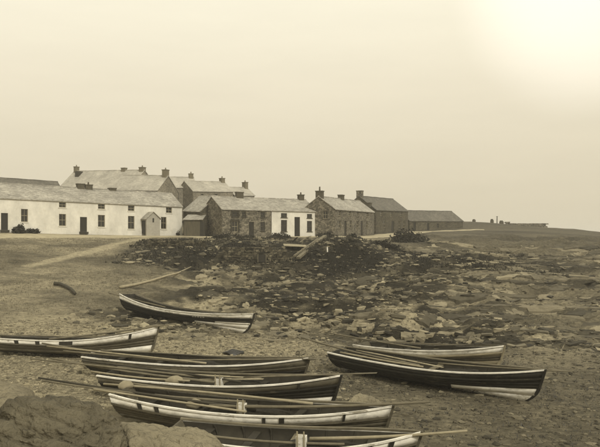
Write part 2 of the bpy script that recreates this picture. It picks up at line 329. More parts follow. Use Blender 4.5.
r2 = t.nodes.new('ShaderNodeMapRange'); r2.inputs[1].default_value = 0.33; r2.inputs[2].default_value = 0.67; r2.inputs[3].default_value = 0.72; r2.inputs[4].default_value = 1.6; t.links.new(n2.outputs[0], r2.inputs[0])
mm = t.nodes.new('ShaderNodeMath'); mm.operation = 'MULTIPLY'; t.links.new(r1.outputs[0], mm.inputs[0]); t.links.new(r2.outputs[0], mm.inputs[1]); t.links.new(mm.outputs[0], vm.inputs['Scale'])
bp = t.nodes.new('ShaderNodeBump'); bp.inputs['Strength'].default_value = 0.7; bp.inputs['Distance'].default_value = 0.12; t.links.new(mm.outputs[0], bp.inputs['Height']); t.links.new(bp.outputs[0], b.inputs['Normal'])
me.materials.append(gm)
ground = bpy.data.objects.new('ground', me); col.objects.link(ground); ground['kind'] = 'structure'
sea = obj('sea', [(-4000, -480, -1.9), (4000, -480, -1.9), (4000, 4000, -1.9), (-4000, 4000, -1.9)], [(0, 1, 2, 3)], M['sea']); sea['kind'] = 'structure'

def track(name, pts, width, v):
    """a worn strip laid just over the ground"""
    pts = [Vector((p[0], p[1])) for p in pts]; P = []
    for a, b2 in zip(pts[:-1], pts[1:]):
        n = max(2, int((b2 - a).length / 0.6))
        P += [a.lerp(b2, k / n) for k in range(n)]
    P.append(pts[-1]); m = 9; vv = []; ff = []
    for i, p in enumerate(P):
        d = (P[min(i + 3, len(P) - 1)] - P[max(i - 3, 0)]).normalized(); nrm = Vector((-d.y, d.x))
        wj = width * (1 + 0.25 * float(fbm(np.array([i * 0.6]), np.array([3.0]), 4, 3, 7)[0]))
        for k in range(m):
            s = (k / (m - 1) - 0.5) * wj
            x, y = p + nrm * s
            edge = 0.07 if 0 < k < m - 1 else -0.05
            vv.append((x, y, edge))
    va = np.array(vv); va[:, 2] += np.max([H(va[:, 0] + dx, va[:, 1] + dy) for dx, dy in ((0, 0), (.12, .12), (-.12, -.12), (.12, -.12), (-.12, .12))], 0); vv = va.tolist()
    for i in range(len(P) - 1):
        for k in range(m - 1): ff.append((i * m + k, (i + 1) * m + k, (i + 1) * m + k + 1, i * m + k + 1))
    o = obj(name, vv, ff, mat(name + '_earth', v, 0.95, 0.25, 0.8, 0.5, 4), smooth=True); o['kind'] = 'structure'
    return o

# ------------------------------------------------------------------ houses
class House:
    """front wall from pixel column pxL at depth YL to pxR at YR; local x along the front, y into the house"""
    def __init__(s, name, label, pL, pR, base, eave, depth, rise, wall, roof, group='houses of the village', ov=0.16, verge=0.10, cat='house'):
        (pxL, YL), (pxR, YR) = pL, pR
        s.A = Vector((WX(pxL, YL), YL)); s.B = Vector((WX(pxR, YR), YR))
        s.d = (s.B - s.A).normalized(); s.L = (s.B - s.A).length
        z0 = EYE - (base[0] - HY) / F * YL; z1 = EYE - (base[1] - HY) / F * YR
        e0 = EYE - (eave[0] - HY) / F * YL; e1 = EYE - (eave[1] - HY) / F * YR
        s.z0 = z0; s.sh = (e1 - e0) / s.L; s.eh = e0 - z0; s.depth = depth; s.rise = rise
        s.o = empty(name, label, cat, (s.A.x, s.A.y, z0), math.atan2(s.d.y, s.d.x), group)
        s.wall = wall; s.roofm = roof; s.ov = ov; s.verge = verge; s.n_open = []
    def x_at(s, px):
        k = (px - CX) / F
        return (k * s.A.y - s.A.x) / (s.d.x - k * s.d.y)
    def z_at(s, px, py):
        x = s.x_at(px); Yp = s.A.y + s.d.y * x
        return EYE - (py - HY) / F * Yp - s.z0 - s.sh * x
    def rect(s, px0, py0, px1, py1):
        m = (px0 + px1) / 2
        return s.x_at(px0), s.x_at(px1), s.z_at(m, py1), s.z_at(m, py0)
    def build(s, openings=(), gable_open=(), roofless=False, hip_r=0.0):
        rects = []
        for o in openings:
            x0, x1, z0, z1 = s.rect(*o[1:5])
            if o[0] == 'door': z0 = 0.02
            rects.append((max(.1, x0), min(s.L - .1, x1), z0, min(z1, s.eh - 0.12), o[0], o[5] if len(o) > 5 else None))
        mb = MB(); foot = -1.6
        def panel(length, htop, rs, pt, sh):
            xs = sorted({0, length, *[r[0] for r in rs], *[r[1] for r in rs]}); zs = sorted({foot, htop, *[r[2] for r in rs], *[r[3] for r in rs]})
            for i in range(len(xs) - 1):
                for j in range(len(zs) - 1):
                    xm, zm = (xs[i] + xs[i + 1]) / 2, (zs[j] + zs[j + 1]) / 2
                    if any(r[0] < xm < r[1] and r[2] < zm < r[3] for r in rs): continue
                    mb.add([pt(xs[i], 0, zs[j]), pt(xs[i + 1], 0, zs[j]), pt(xs[i + 1], 0, zs[j + 1]), pt(xs[i], 0, zs[j + 1])], [(0, 1, 2, 3)])
            for r in rs:
                c4 = [(r[0], r[2]), (r[1], r[2]), (r[1], r[3]), (r[0], r[3])]
                for k in range(4):
                    a, b2 = c4[k], c4[(k + 1) % 4]
                    mb.add([pt(a[0], 0, a[1]), pt(b2[0], 0, b2[1]), pt(b2[0], .22, b2[1]), pt(a[0], .22, a[1])], [(0, 3, 2, 1)])
        D, L, sh = s.depth, s.L, s.sh
        panel(L, s.eh, rects, lambda x, y, z: (x, y, z + sh * x), 0)
        grects = []
        for g in gable_open: grects.append((*g[1:5], g[0], None))
        panel(D, s.eh, grects, lambda x, y, z: (y, D - x, z), 0)                                # left gable, seen from outside
        panel(D, s.eh, [], lambda x, y, z: (L, x, z + sh * L), 0)
        panel(L, s.eh, [], lambda x, y, z: (L - x, D, z + sh * (L - x)), 0)
        mb.add([(0, 0, s.eh), (0, D, s.eh), (0, D / 2, s.eh + s.rise)], [(0, 2, 1)])
        mb.add([(L, 0, s.eh + sh * L), (L, D, s.eh + sh * L), (L, D / 2, s.eh + s.rise + sh * L)], [(0, 1, 2)])
        mb.build('wall', s.wall, s.o)
        # roof: two slabs and a ridge
        if not roofless:
            sl = s.rise / (D / 2); x0, x1 = -s.verge, L + s.verge; th = 0.10
            for side in (0, 1):
                ye = -s.ov if side == 0 else D + s.ov; ze = s.eh - sl * s.ov + 0.03; yr = D / 2; zr = s.eh + s.rise + 0.03
                k = 14; v = []; f = []
                for i in range(k + 1):
                    x = x0 + (x1 - x0) * i / k; sag = 0.02 * math.sin(i * 1.9 + L) * (0 < i < k)
                    v += [(x, ye, ze + sh * x), (x, yr, zr + sh * x + sag), (x, yr, zr + th + sh * x + sag), (x, ye, ze + th + sh * x)]
                for i in range(k):
                    a = i * 4
                    for q1 in range(4): f.append((a + q1, a + 4 + q1, a + 4 + (q1 + 1) % 4, a + (q1 + 1) % 4))
                f += [(0, 1, 2, 3), (k * 4 + 3, k * 4 + 2, k * 4 + 1, k * 4)]
                obj('roof_slope', v, f, s.roofm, s.o)
            rb = MB(); k = 14
            rb.tube([(x0 - .02 + (x1 - x0 + .04) * i / k, D / 2, s.eh + s.rise + 0.11 + sh * (x0 + (x1 - x0) * i / k) + 0.02 * math.sin(i * 1.9 + L) * (0 < i < k)) for i in range(k + 1)], [0.10] * (k + 1), 6)
            rb.build('ridge_tiles', s.roofm, s.o)
        for (x0, x1, z0, z1, kind, opt) in rects: s.fill(kind, x0, x1, z0, z1, opt, lambda x, y, z: (x, y, z + sh * x))
        for (x0, x1, z0, z1, kind, opt) in grects: s.fill(kind, x0, x1, z0, z1, opt, lambda x, y, z: (y, D - x, z))
        return s
    def fill(s, kind, x0, x1, z0, z1, opt, pt):
        def bx(name, a0, a1, b0, b1, c0, c1, m, par):
            t_ = MB().box(a0, a1, b0, b1, c0, c1); t_.v = [pt(*p) for p in t_.v]
            return t_.build(name, m, par)
        fm = M['frame'] if opt != 'dark' else M['frame_d']
        if kind == 'win':
            t_ = MB(); e = 0.06
            t_.box(x0, x0 + e, .10, .17, z0, z1).box(x1 - e, x1, .10, .17, z0, z1).box(x0 + e, x1 - e, .10, .17, z0, z0 + e).box(x0 + e, x1 - e, .10, .17, z1 - e, z1)
            zm = (z0 + z1) / 2; t_.box(x0 + e, x1 - e, .105, .165, zm - .025, zm + .025)
            xm = (x0 + x1) / 2; t_.box(xm - .015, xm + .015, .11, .16, z0 + e, zm - .025).box(xm - .015, xm + .015, .11, .16, zm + .025, z1 - e)
            t_.v = [pt(*p) for p in t_.v]; wn_ = t_.build('window', fm, s.o)
            for a, b2 in ((x0 + e, xm), (xm, x1 - e)):
                for c0, c1 in ((z0 + e, zm), (zm, z1 - e)): bx('pane', a, b2, .135, .145, c0, c1, M['glass'], wn_)
            bx('sill', x0 - .08, x1 + .08, -.07, .09, z0 - .10, z0 - .003, M['surround'] if opt == 'dark' else s.wall, wn_)
        else:
            d_ = bx('door', x0 + .05, x1 - .05, .12, .17, z0, z1 - .05, M['door'], s.o)
            t_ = MB().box(x0, x0 + .05, .09, .19, z0, z1).box(x1 - .05, x1, .09, .19, z0, z1).box(x0 + .05, x1 - .05, .09, .19, z1 - .05, z1)
            t_.v = [pt(*p) for p in t_.v]; t_.build('door_frame', M['frame_d'], d_)
            for q1 in range(3):
                a = x0 + .10 + (x1 - x0 - .2) * q1 / 3
                bx('board', a + .01, a + (x1 - x0 - .2) / 3 - .01, .10, .12, z0 + .05, z1 - .12, M['door'], d_)
            bx('step', x0 - .1, x1 + .1, -.28, .07, z0 - .28, z0 - .005, M['surround'], s.o)
    def quoins(s, px0, py0, px1, py1, m):
        x0, x1, z0, z1 = s.rect(px0, py0, px1, py1); h = .26; k = 0; z = z0 - .1
        while z < z1 + .2:
            wq = .34 if k % 2 else .2
            for a, b2 in ((x0 - wq, x0 - .004), (x1 + .004, x1 + wq)):
                MB().box(a, b2, -.03, .1, z, min(z + h - .015, s.eh - .2), s.sh).build('quoin', m, s.o)
            z += h; k += 1
            if z > s.eh - .3: break
        MB().box(x0 - .2, x1 + .2, -.033, .1, z1 + .005, min(z1 + .22, s.eh - .05), s.sh).build('lintel', m, s.o)
    def chimney(s, x, h=1.0, wd=.9, dp=.55, pots=1, m=None, y=None, ph=.45):
        y = s.depth / 2 if y is None else y
        zt = s.eh + s.rise - abs(y - s.depth / 2) * s.rise / (s.depth / 2) + s.sh * x
        m = m or (M['brick_hazed'] if s.wall is M['stone_hazed'] else M['brick'])
        st = MB().box(x - wd / 2, x + wd / 2, y - dp / 2, y + dp / 2, zt - .5, zt + h).build('chimney', m, s.o)
        MB().box(x - wd / 2 - .06, x + wd / 2 + .06, y - dp / 2 - .06, y + dp / 2 + .06, zt + h + .003, zt + h + .13).build('chimney_cap', m, st)
        for k in range(pots):
            px_ = x + (k - (pots - 1) / 2) * .36
            MB().tube([(px_, y, zt + h + .10), (px_, y, zt + h + .2), (px_, y, zt + h + ph - .06), (px_, y, zt + h + ph)], [.13, .115, .09, .115], 10).build('chimney_pot', m, st, True)
        return st

# long whitewashed row
r1_ = House('cottage_row', 'long low whitewashed cottage row with pale slate roof at the left edge', (-30, 83.6), (182, 100), (229.2, 236), (196.8, 207), 6.4, 1.9, M['wash'], M['slate'])
r1_.build([('door', 1, 213, 8, 228), ('win', 21, 209, 28, 222), ('win', 59, 201, 66, 207.5), ('win', 59, 214, 66, 226), ('door', 80, 217, 87, 231),
           ('win', 98, 203, 105, 209), ('win', 98, 215, 105, 227), ('win', 128, 205, 134.5, 211), ('win', 128, 216, 134.5, 229), ('win', 166, 207.3, 172, 213), ('win', 161, 217, 166.5, 229)])
for px_, hh, pots in ((97, .55, 0), (105, .5, 1), (129, .25, 0)): r1_.chimney(r1_.x_at(px_) - 1.0, hh, .95, .6, pots)
# porch of the row
x0, x1 = r1_.x_at(141.5), r1_.x_at(155); zp = r1_.sh * (x0 + x1) / 2; ph_ = 1.95
pm = MB(); y0 = -1.5
pm.add([(x0, y0, -1.2 + zp), (x1, y0, -1.2 + zp), (x1, y0, ph_ + zp), ((x0 + x1) / 2, y0, ph_ + .85 + zp), (x0, y0, ph_ + zp)], [(0, 1, 2, 3, 4)])
pm.add([(x1, y0, -1.2 + zp), (x1, 0, -1.2 + zp), (x1, 0, ph_ + zp), (x1, y0, ph_ + zp)], [(0, 1, 2, 3)])
pm.add([(x0, y0, -1.2 + zp), (x0, y0, ph_ + zp), (x0, y0 + .25, ph_ + zp), (x0, y0 + .25, -1.2 + zp)], [(0, 1, 2, 3)])
pm.add([(x0, y0 + .25, ph_ - .25 + zp), (x0, y0 + .25, ph_ + zp), (x0, 0, ph_ + zp), (x0, 0, ph_ - .25 + zp)], [(0, 1, 2, 3)])
porch = pm.build('porch', M['porch'], r1_.o)
for a, b2 in ((x0 - .15, (x0 + x1) / 2), (x1 + .15, (x0 + x1) / 2)):
    za, zb = ph_ - .05 + zp, ph_ + .93 + zp
    obj('porch_roof', [(a, y0 - .15, za), (b2, y0 - .15, zb), (b2, -.01, zb), (a, -.01, za), (a, y0 - .15, za - .07), (b2, y0 - .15, zb - .07), (b2, -.01, zb - .07), (a, -.01, za - .07)],
        [(0, 1, 2, 3), (4, 7, 6, 5), (0, 4, 5, 1), (0, 3, 7, 4), (1, 5, 6, 2)], M['slate'], porch)
MB().box(x0 + .03, x0 + .07, y0 + .3, -.02, zp, ph_ - .28 + zp).build('porch_door', M['door'], porch)
xm_ = (x0 + x1) / 2
MB().box(xm_ - .1, xm_ + .12, y0 - .02, y0 + .05, 1.45 + zp, 2.0 + zp).build('porch_window', M['glass'], porch)

# stone cottage, whitewashed neighbour under the same roof line
Ys, Ye = 94.5, 101.3
mid = (271, 0); aS, aE = Vector((WX(222, Ys), Ys)), Vector((WX(318, Ye), Ye)); dd = (aE - aS).normalized(); kk = (271 - CX) / F
tt = (kk * aS.y - aS.x) / (dd.x - kk * dd.y); Ym = aS.y + dd.y * tt
st1 = House('stone_cottage', 'rough stone cottage with dark window surrounds, gable end towards the timber shed', (222, Ys), (271, Ym), (236, 236.5), (209.5, 210.8), 7.2, 1.75, M['stone'], M['slate'])
st1.build([('win', 232.5, 211.5, 238, 217, 'dark'), ('win', 242, 212, 246, 217, 'dark'), ('win', 232, 221, 238, 232), ('door', 249, 222, 254, 236), ('win', 260.5, 212, 265, 217.5, 'dark'), ('win', 260.5, 222, 265, 231, 'dark')])
st1.quoins(232, 221, 238, 232, M['surround']); st1.quoins(232.5, 212.5, 238, 217, M['surround'])
st1.chimney(st1.x_at(261) - 1.6, .75, 1.0, .6, 0)
st2 = House('white_cottage', 'short white cottage joined to the right end of the rough stone one', (271, Ym), (318, Ye), (236.5, 237), (210.8, 212), 7.2, 1.75, M['wash'], M['slate'], verge=0.0)
st2.A += st2.d * 0.10; st2.L -= 0.10; st2.o.location.x = st2.A.x; st2.o.location.y = st2.A.y
st2.build([('win', 281, 213.2, 287, 217.5, 'dark'), ('win', 307, 214, 312, 218, 'dark'), ('win', 281, 220, 287, 231.5, 'dark'), ('win', 307, 221, 312, 231.5, 'dark'), ('door', 294.5, 217, 300, 234)])
st2.chimney(st2.L - .8, .7, .8, .6, 1)
# outhouse and timber shed between the two
oh = House('outhouse', 'small stone outhouse with steep pale roof behind the timber shed', (183.5, 101.2), (200.5, 98.2), (234, 234), (211, 211.5), 5.6, 2.1, M['stone_d'], M['slate']).build([])
sh_o = empty('timber_shed', 'low dark board shed with sloping pale roof beside the white row', 'shed', (WX(184, 96.2), 96.2, 6.3), 0.05)
Ls = WX(204, 96.2) - WX(184, 96.2)
sw = MB(); sw.box(0.03, Ls - .03, .06, 2.4, -1.0, 1.9); sw.build('wall', M['plank'], sh_o)
nb = 10
for k in range(nb):
    a = Ls * .78 * k / nb; MB().box(a + .008, a + Ls * .78 / nb - .008, 0.0 + .012 * (k % 2), .055, -.6, 1.93 - .02 * (k % 3)).build('board', M['plank'], sh_o)
MB().box(Ls * .80, Ls - .05, .01, .055, -.3, 1.75).build('door', M['door'], sh_o)
obj('roof', [(-.15, -.2, 1.93), (Ls * .95, -.2, 1.93), (Ls * .95 + .2, 2.5, 2.62), (.25, 2.5, 2.62), (-.15, -.2, 2.02), (Ls * .95, -.2, 2.02), (Ls * .95 + .2, 2.5, 2.71), (.25, 2.5, 2.71)],
    [(0, 3, 2, 1), (4, 5, 6, 7), (0, 1, 5, 4), (1, 2, 6, 5), (2, 3, 7, 6), (3, 0, 4, 7)], M['slate'], sh_o)

# stone terraces going away to the right
h3 = House('stone_terrace', 'stone terrace with pale slate roof, gable window facing the white cottage', (335, 100), (374, 119), (236, 234), (209.3, 212.2), 4.8, 1.75, M['stone'], M['slate'])
h3.build([('win', 338, 210.8, 341, 215.5), ('win', 348.3, 211.4, 351, 215.8), ('win', 356.4, 212, 359, 216), ('win', 366, 212.8, 368.4, 216.8),
          ('win', 338, 220.5, 341, 228), ('door', 344.3, 221, 346.8, 236), ('win', 349.5, 220.5, 352, 228), ('win', 356.5, 221, 358.8, 228), ('door', 360.8, 221, 363, 235), ('win', 366, 221, 368.3, 228)],
         [('win', 3.0, 3.75, 2.4, 3.5)])
h3.chimney(.45, .75, .7, 1.0, 1, ph=.7); h3.chimney(h3.L * .5, .6, 1.1, .7, 0)
h4 = House('dark_roofed_house', 'taller stone house with dark slate roof beyond the pale roofed terrace', (376, 121), (408, 140), (233.5, 232), (210, 211.2), 6.0, 2.3, M['stone_d'], M['slate_d'])
h4.build([('win', 380, 211.5, 382.5, 216), ('win', 390, 212, 392.3, 216.3), ('win', 400, 212.4, 402.2, 216.5), ('win', 383.5, 220.5, 386, 227.5), ('door', 391.5, 221, 394, 234), ('win', 398.5, 220.8, 400.5, 227.5), ('win', 403.2, 220.8, 405, 227.5)])
h4.chimney(.5, .9, .8, 1.0, 0, M['stone']); h4.chimney(-.2, .2, 1.1, .7, 0, y=1.2)
h5 = House('low_barn', 'long low barn with dark roof, last building before the headland', (409.5, 142), (463, 151), (231.5, 230.8), (221, 221.3), 6.4, 2.05, M['stone_d'], M['slate_d'], cat='barn')
h5.build([('door', 413.5, 222, 416, 232), ('win', 437, 223.5, 439, 227.5, 'dark'), ('door', 427, 223, 429.2, 232)])
# houses behind
hp = House('back_house', 'large faded house with tall left chimney behind the white row', (57, 137), (128, 129), (210, 208), (190.5, 190.5), 9.0, 3.9, M['stone_hazed'], M['slate_hazed'], 'houses behind the front rows').build([])
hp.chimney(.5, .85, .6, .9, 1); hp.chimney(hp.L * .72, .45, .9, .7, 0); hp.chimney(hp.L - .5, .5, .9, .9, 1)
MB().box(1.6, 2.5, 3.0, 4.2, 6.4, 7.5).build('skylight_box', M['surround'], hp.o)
hq = House('back_house', 'pale roofed house showing a dark gable and thick chimney above the porch end', (112, 124), (157.5, 120.5), (208, 210), (189.5, 190.5), 6.4, 2.6, M['stone_hazed'], M['slate_hazed'], 'houses behind the front rows').build([])
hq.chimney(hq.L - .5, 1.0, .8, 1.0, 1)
hr = House('back_house', 'narrow dark walled house behind the outhouse roof', (167, 127), (196, 128.5), (212, 212), (187.5, 188), 6.0, 2.0, M['stone_hazed'], M['slate_hazed'], 'houses behind the front rows').build([('win', 176, 193, 178.5, 198, 'dark'), ('win', 187, 193, 189.5, 198, 'dark')])
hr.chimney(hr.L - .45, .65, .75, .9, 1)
hs_ = House('back_house', 'pale roofed back house directly above the stone cottage gable', (193, 125), (233, 130), (212, 212), (191.3, 191.8), 6.0, 1.85, M['stone_hazed'], M['slate_hazed'], 'houses behind the front rows').build([('win', 201, 194, 203.5, 198, 'dark'), ('win', 215, 194, 217.5, 198, 'dark')])
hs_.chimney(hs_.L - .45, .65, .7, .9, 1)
ht = House('back_house', 'smallest back house, rightmost of the group, with tall end chimney', (234.5, 131), (254.5, 133.5), (211, 211), (195.5, 195.8), 5.5, 1.55, M['stone_hazed'], M['slate_hazed'], 'houses behind the front rows').build([])
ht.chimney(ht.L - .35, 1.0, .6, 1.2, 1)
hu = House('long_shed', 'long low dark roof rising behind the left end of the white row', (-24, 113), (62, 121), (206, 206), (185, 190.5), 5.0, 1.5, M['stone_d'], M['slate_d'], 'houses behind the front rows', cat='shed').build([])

# ------------------------------------------------------------------ road and path
def off(h, t_, d_): p = h.A + h.d * (h.L * t_) + Vector((h.d.y, -h.d.x)) * d_; return (p.x, p.y)
track('road', [off(r1_, 0, 3.2), off(r1_, .35, 3.0), off(r1_, .7, 2.6), off(r1_, 1.0, 2.2), (-11.5, 92.6), (-6, 92.8), (0, 95.4), (4.6, 96.6), (8.2, 101), (12.6, 112), (18.5, 124), (23.5, 136), (29, 141), (36, 146)], 3.4, 0.36)

# ------------------------------------------------------------------ boats (cobles)
_bu = np.array([0, .2, .45, .7, .85, .95, 1.0]); _bb = np.array([.74, .93, 1.0, .86, .56, .24, .03])
_bp = np.polyfit(_bu, _bb, 5)
def hb(u): return max(.02, float(np.polyval(_bp, u)))
def coble(name, label, bow, stern, B=2.1, gb=1.5, gm_=.9, gs=.95, roll=0.0, lift=(0, 0), scheme=None, marks=(), ground=True):
    """bow / stern: (px, Y) of the stem foot and the transom foot on the ground"""
    b0 = Vector((WX(bow[0], bow[1]), bow[1], 0)); s0 = Vector((WX(stern[0], stern[1]), stern[1], 0))
    b0.z = h1(b0.x, b0.y) - .04 + lift[0]; s0.z = h1(s0.x, s0.y) - .04 + lift[1]
    ax = (b0 - s0); Lg = ax.length + .45; ax.normalize()
    ay = Vector((0, 0, 1)).cross(ax).normalized(); az_ = ax.cross(ay)
    R = Matrix((ax, ay, az_)).transposed() @ Matrix.Rotation(roll, 3, 'X')
    o = empty(name, label, 'boat', s0, 0, 'fishing boats drawn up on the shore')
    o.rotation_euler = R.to_euler()
    MW = Matrix.Translation(s0) @ R.to_4x4()
    def g(u): return gm_ + (gb - gm_) * max(0, (u - .4) / .6) ** 2.0 + (gs - gm_) * max(0, (.4 - u) / .4) ** 2
    def k_(u): return .18 * (1 - u) ** 1.3
    def xst(z): return Lg - .42 * (1 - min(z / gb, 1)) - .38 * max(0, 1 - z / .55) ** 2
    def pt(s, u, side, outw=0.0):
        z = k_(u) + (g(u) - k_(u)) * (s ** (1.0 + .25 * (1 - u)))
        full = (1 - (1 - min(s, 1)) ** 2.3) ** .62 * (1 - .05 * max(0, s - .7) / .3)
        wv = float(sst(.45, 1.0, np.array(u))); sh_ = full * (1 - wv) + (s ** .85) * wv
        zb = s * gb
        xs0 = .45 * (1 - s); x = xs0 + u * (xst(zb) - xs0)
        return Vector((x, side * (hb(u) * B / 2 * sh_ + outw + .015), z))
    scheme = scheme or ['white', 'white', 'h_dark', 'h_dark', 'h_dark', 'h_dark', 'white']
    br = [0.0, .24, .46, .56, .66, .77, 1.0]
    NS = 26; us = [1 - (1 - i / NS) ** 1.25 for i in range(NS + 1)]
    for side in (-1, 1):
        for i in range(len(br) - 1):
            pieces = [(us, scheme[i])]
            if i < 3 and scheme[i] == 'white':
                cut_ = (.55, .64, .78)[i]; pieces = [([u for u in us if u < cut_] + [cut_], 'h_dark' if scheme[3] != 'h_mid' else 'h_mid'), ([cut_] + [u for u in us if u > cut_], 'white')]
            for us_, mk in pieces:
                v = []; f = []; NP = len(us_) - 1
                for u in us_:
                    v += [pt(br[i], u, side, .016), pt(br[i + 1] + (.02 if i < len(br) - 2 else 0), u, side, .0), pt(br[i + 1] + (.02 if i < len(br) - 2 else 0), u, side, -.022), pt(br[i], u, side, -.004)]
                for j in range(NP):
                    a = j * 4
                    for q1 in range(4):
                        quad = (a + q1, a + 4 + q1, a + 4 + (q1 + 1) % 4, a + (q1 + 1) % 4)
                        f.append(quad if side == -1 else quad[::-1])
                e = NP * 4; f += [(0, 1, 2, 3) if side == 1 else (3, 2, 1, 0), (e + 3, e + 2, e + 1, e) if side == 1 else (e, e + 1, e + 2, e + 3)]
                obj('strake', v, f, M[mk], o, True)
        def sweep(nm, s, w0, w1, za, zb, m, ustart=0.0, uend=1.0):
            v = []; f = []; n = 22
            for j in range(n + 1):
                u = ustart + (uend - ustart) * j / n; p = pt(s, u, side)
                v += [p + Vector((0, side * w0, za)), p + Vector((0, side * w1, za)), p + Vector((0, side * w1, zb)), p + Vector((0, side * w0, zb))]
            for j in range(n):
                a = j * 4
                for q1 in range(4): f.append((a + q1, a + 4 + q1, a + 4 + (q1 + 1) % 4, a + (q1 + 1) % 4))
            f += [(3, 2, 1, 0), (n * 4, n * 4 + 1, n * 4 + 2, n * 4 + 3)]
            return obj(nm, v, f, m, o)
        v = []; f = []; sl_ = (.97, .85, .7, .55, .4, .28, .15)
        for j in range(NS + 1):
            u = us[j] * .985
            v += [pt(s_, u, side, -.045 if u < .93 else -.03) for s_ in sl_]
        for j in range(NS):
            for q1 in range(6):
                quad = (j * 7 + q1, j * 7 + q1 + 1, j * 7 + 8 + q1, j * 7 + 7 + q1); f.append(quad if side == 1 else quad[::-1])
        obj('lining', v, f, M['h_in'], o, True)
        sweep('gunwale', 1.0, -.05, .045, .002, .055, M[scheme[6]] if side == -1 else M['grey_wood'])
        sweep('rubbing_strake', .77, .018, .05, -.03, .03, M[scheme[4]])
        for u in (.14, .26, .38, .50, .62, .74):
            rb = [pt(s, u, side, -.06) for s in (.06, .2, .35, .5, .65, .8, .96)]
            MB().tube(rb, [.03] * 7, 5).build('rib', M['h_in'], o)
    # stem, transom, thwarts, floor
    sp = [(xst(z) + .02, 0, z) for z in np.linspace(.02, gb + .05, 9)]
    v = []; f = []
    for (x, y, z) in sp: v += [(x - .08, -.045, z), (x + .06, -.035, z), (x + .06, .035, z), (x - .08, .045, z)]
    for j in range(8):
        for q1 in range(4): f.append((j * 4 + q1, j * 4 + (q1 + 1) % 4, j * 4 + 4 + (q1 + 1) % 4, j * 4 + 4 + q1))
    f += [(3, 2, 1, 0), (32, 33, 34, 35)]
    obj('stem_post', v, f, M[scheme[4]], o)
    ss = np.linspace(0, 1, 9); tv = [pt(s, 0, -1, -.01) for s in ss] + [pt(s, 0, 1, -.01) for s in ss[::-1]]
    tv2 = [p + Vector((.05, 0, 0)) for p in tv]; n = len(tv)
    obj('transom', tv + tv2, [tuple(range(n))[::-1], tuple(range(n, 2 * n))] + [(i, (i + 1) % n, n + (i + 1) % n, n + i) for i in range(n)], M[scheme[3]], o)
    for u in (.12, .32, .50, .68, .82):
        p0, p1 = pt(.78, u, -1, -.05), pt(.78, u, 1, -.05)
        MB().box(p0.x - .12, p0.x + .12, p0.y, p1.y, p0.z - .02, p0.z + .025).build('thwart', M['h_in'] if u != .5 else M['grey_wood'], o)
    v = []; f = []
    for j in range(13):
        u = .04 + .82 * j / 12; a, b2 = pt(.26, u, -1, -.05), pt(.26, u, 1, -.05); v += [a, b2]
        if j: f.append((2 * j - 2, 2 * j - 1, 2 * j + 1, 2 * j))
    obj('floor_boards', v, f, M['h_in'], o)
    for (u, wd) in marks:
        v = []
        for s in (.70, 1.0):
            for du in (-wd / 2, wd / 2): v.append(pt(s, u + du / Lg, -1, .045))
        v += [p + Vector((0, .03, 0)) for p in v]
        obj('rope_fender', v, [(0, 1, 3, 2), (4, 6, 7, 5), (0, 4, 5, 1), (2, 3, 7, 6), (0, 2, 6, 4), (1, 5, 7, 3)], M['rope'], o)
    o_info = dict(o=o, M=MW, L=Lg, g=g, pt=pt, B=B)
    return o_info
WT = ['white', 'white', 'h_mid', 'h_mid', 'h_mid', 'white', 'white']      # white top strake
DK = ['white', 'white', 'h_dark', 'h_dark', 'h_dark', 'h_mid', 'white']
bA = coble('coble', 'white banded boat at the left edge, whole hull on shingle below the white row', (149, 37.6), (-8, 38.5), gb=1.65, scheme=WT, roll=-.04, marks=[(.20, .22), (.33, .22), (.50, .7), (.86, .12)])
bB = coble('coble', 'dark boat with white forefoot, farthest up the beach, alone below the sea wall', (247, 45.4), (126, 52.5), gb=1.30, gs=1.35, gm_=.82, B=2.0, scheme=['white', 'white', 'white', 'h_dark', 'h_dark', 'white', 'white'], roll=-.05)
bC = coble('coble', 'grey boat behind the other three in the near left group', (299, 30.2), (92, 33.6), gb=1.32, scheme=['h_dark', 'h_dark', 'h_dark', 'h_dark', 'h_mid', 'h_mid', 'white'], roll=.05)
bD = coble('coble', 'dark boat with white gunwale and white foot, second nearest row of the left group', (329, 26.6), (108, 29.6), gb=1.38, scheme=DK, roll=.05, marks=[(.86, .06)])
bE = coble('coble', 'boat with white top strake and thick long spar rising over its bow', (378, 22.6), (122, 25.6), gb=1.35, gs=1.12, scheme=WT, roll=.05, marks=[(.13, .16), (.20, .16), (.60, .1), (.66, .16), (.86, .07)])
bF = coble('coble', 'nearest boat, cut by the bottom edge, pale spar over its bow', (404, 20.0), (172, 21.4), gb=1.2, gm_=.8, scheme=WT, roll=.05, marks=[(.40, .1), (.82, .12), (.90, .14)])
bG = coble('coble', 'dark boat with white forefoot, nearer of the two on the right', (533, 28.4), (337, 34.2), gb=1.36, scheme=['white', 'white', 'h_dark', 'h_dark', 'h_dark', 'h_dark', 'white'], roll=.06)
bH = coble('coble', 'pale hulled boat just behind the dark one on the right', (497, 34.2), (362, 39.5), gb=1.2, B=2.0, scheme=['h_pale', 'h_pale', 'h_mid', 'h_mid', 'h_pale', 'white', 'white'], roll=.05)
# faint registration marks on the far boat's bow quarter
for k in range(5):
    u = .64 + .018 * k; p = [bB['pt'](s, u + du, -1, .05) for s, du in ((.72, -.006), (.72, .006), (.79, .006), (.79, -.006))]
    obj('registration_mark', p + [q1 + Vector((0, .012, 0)) for q1 in p], [(0, 1, 2, 3), (0, 4, 5, 1), (1, 5, 6, 2), (2, 6, 7, 3), (3, 7, 4, 0)], M['white'], bB['o'])

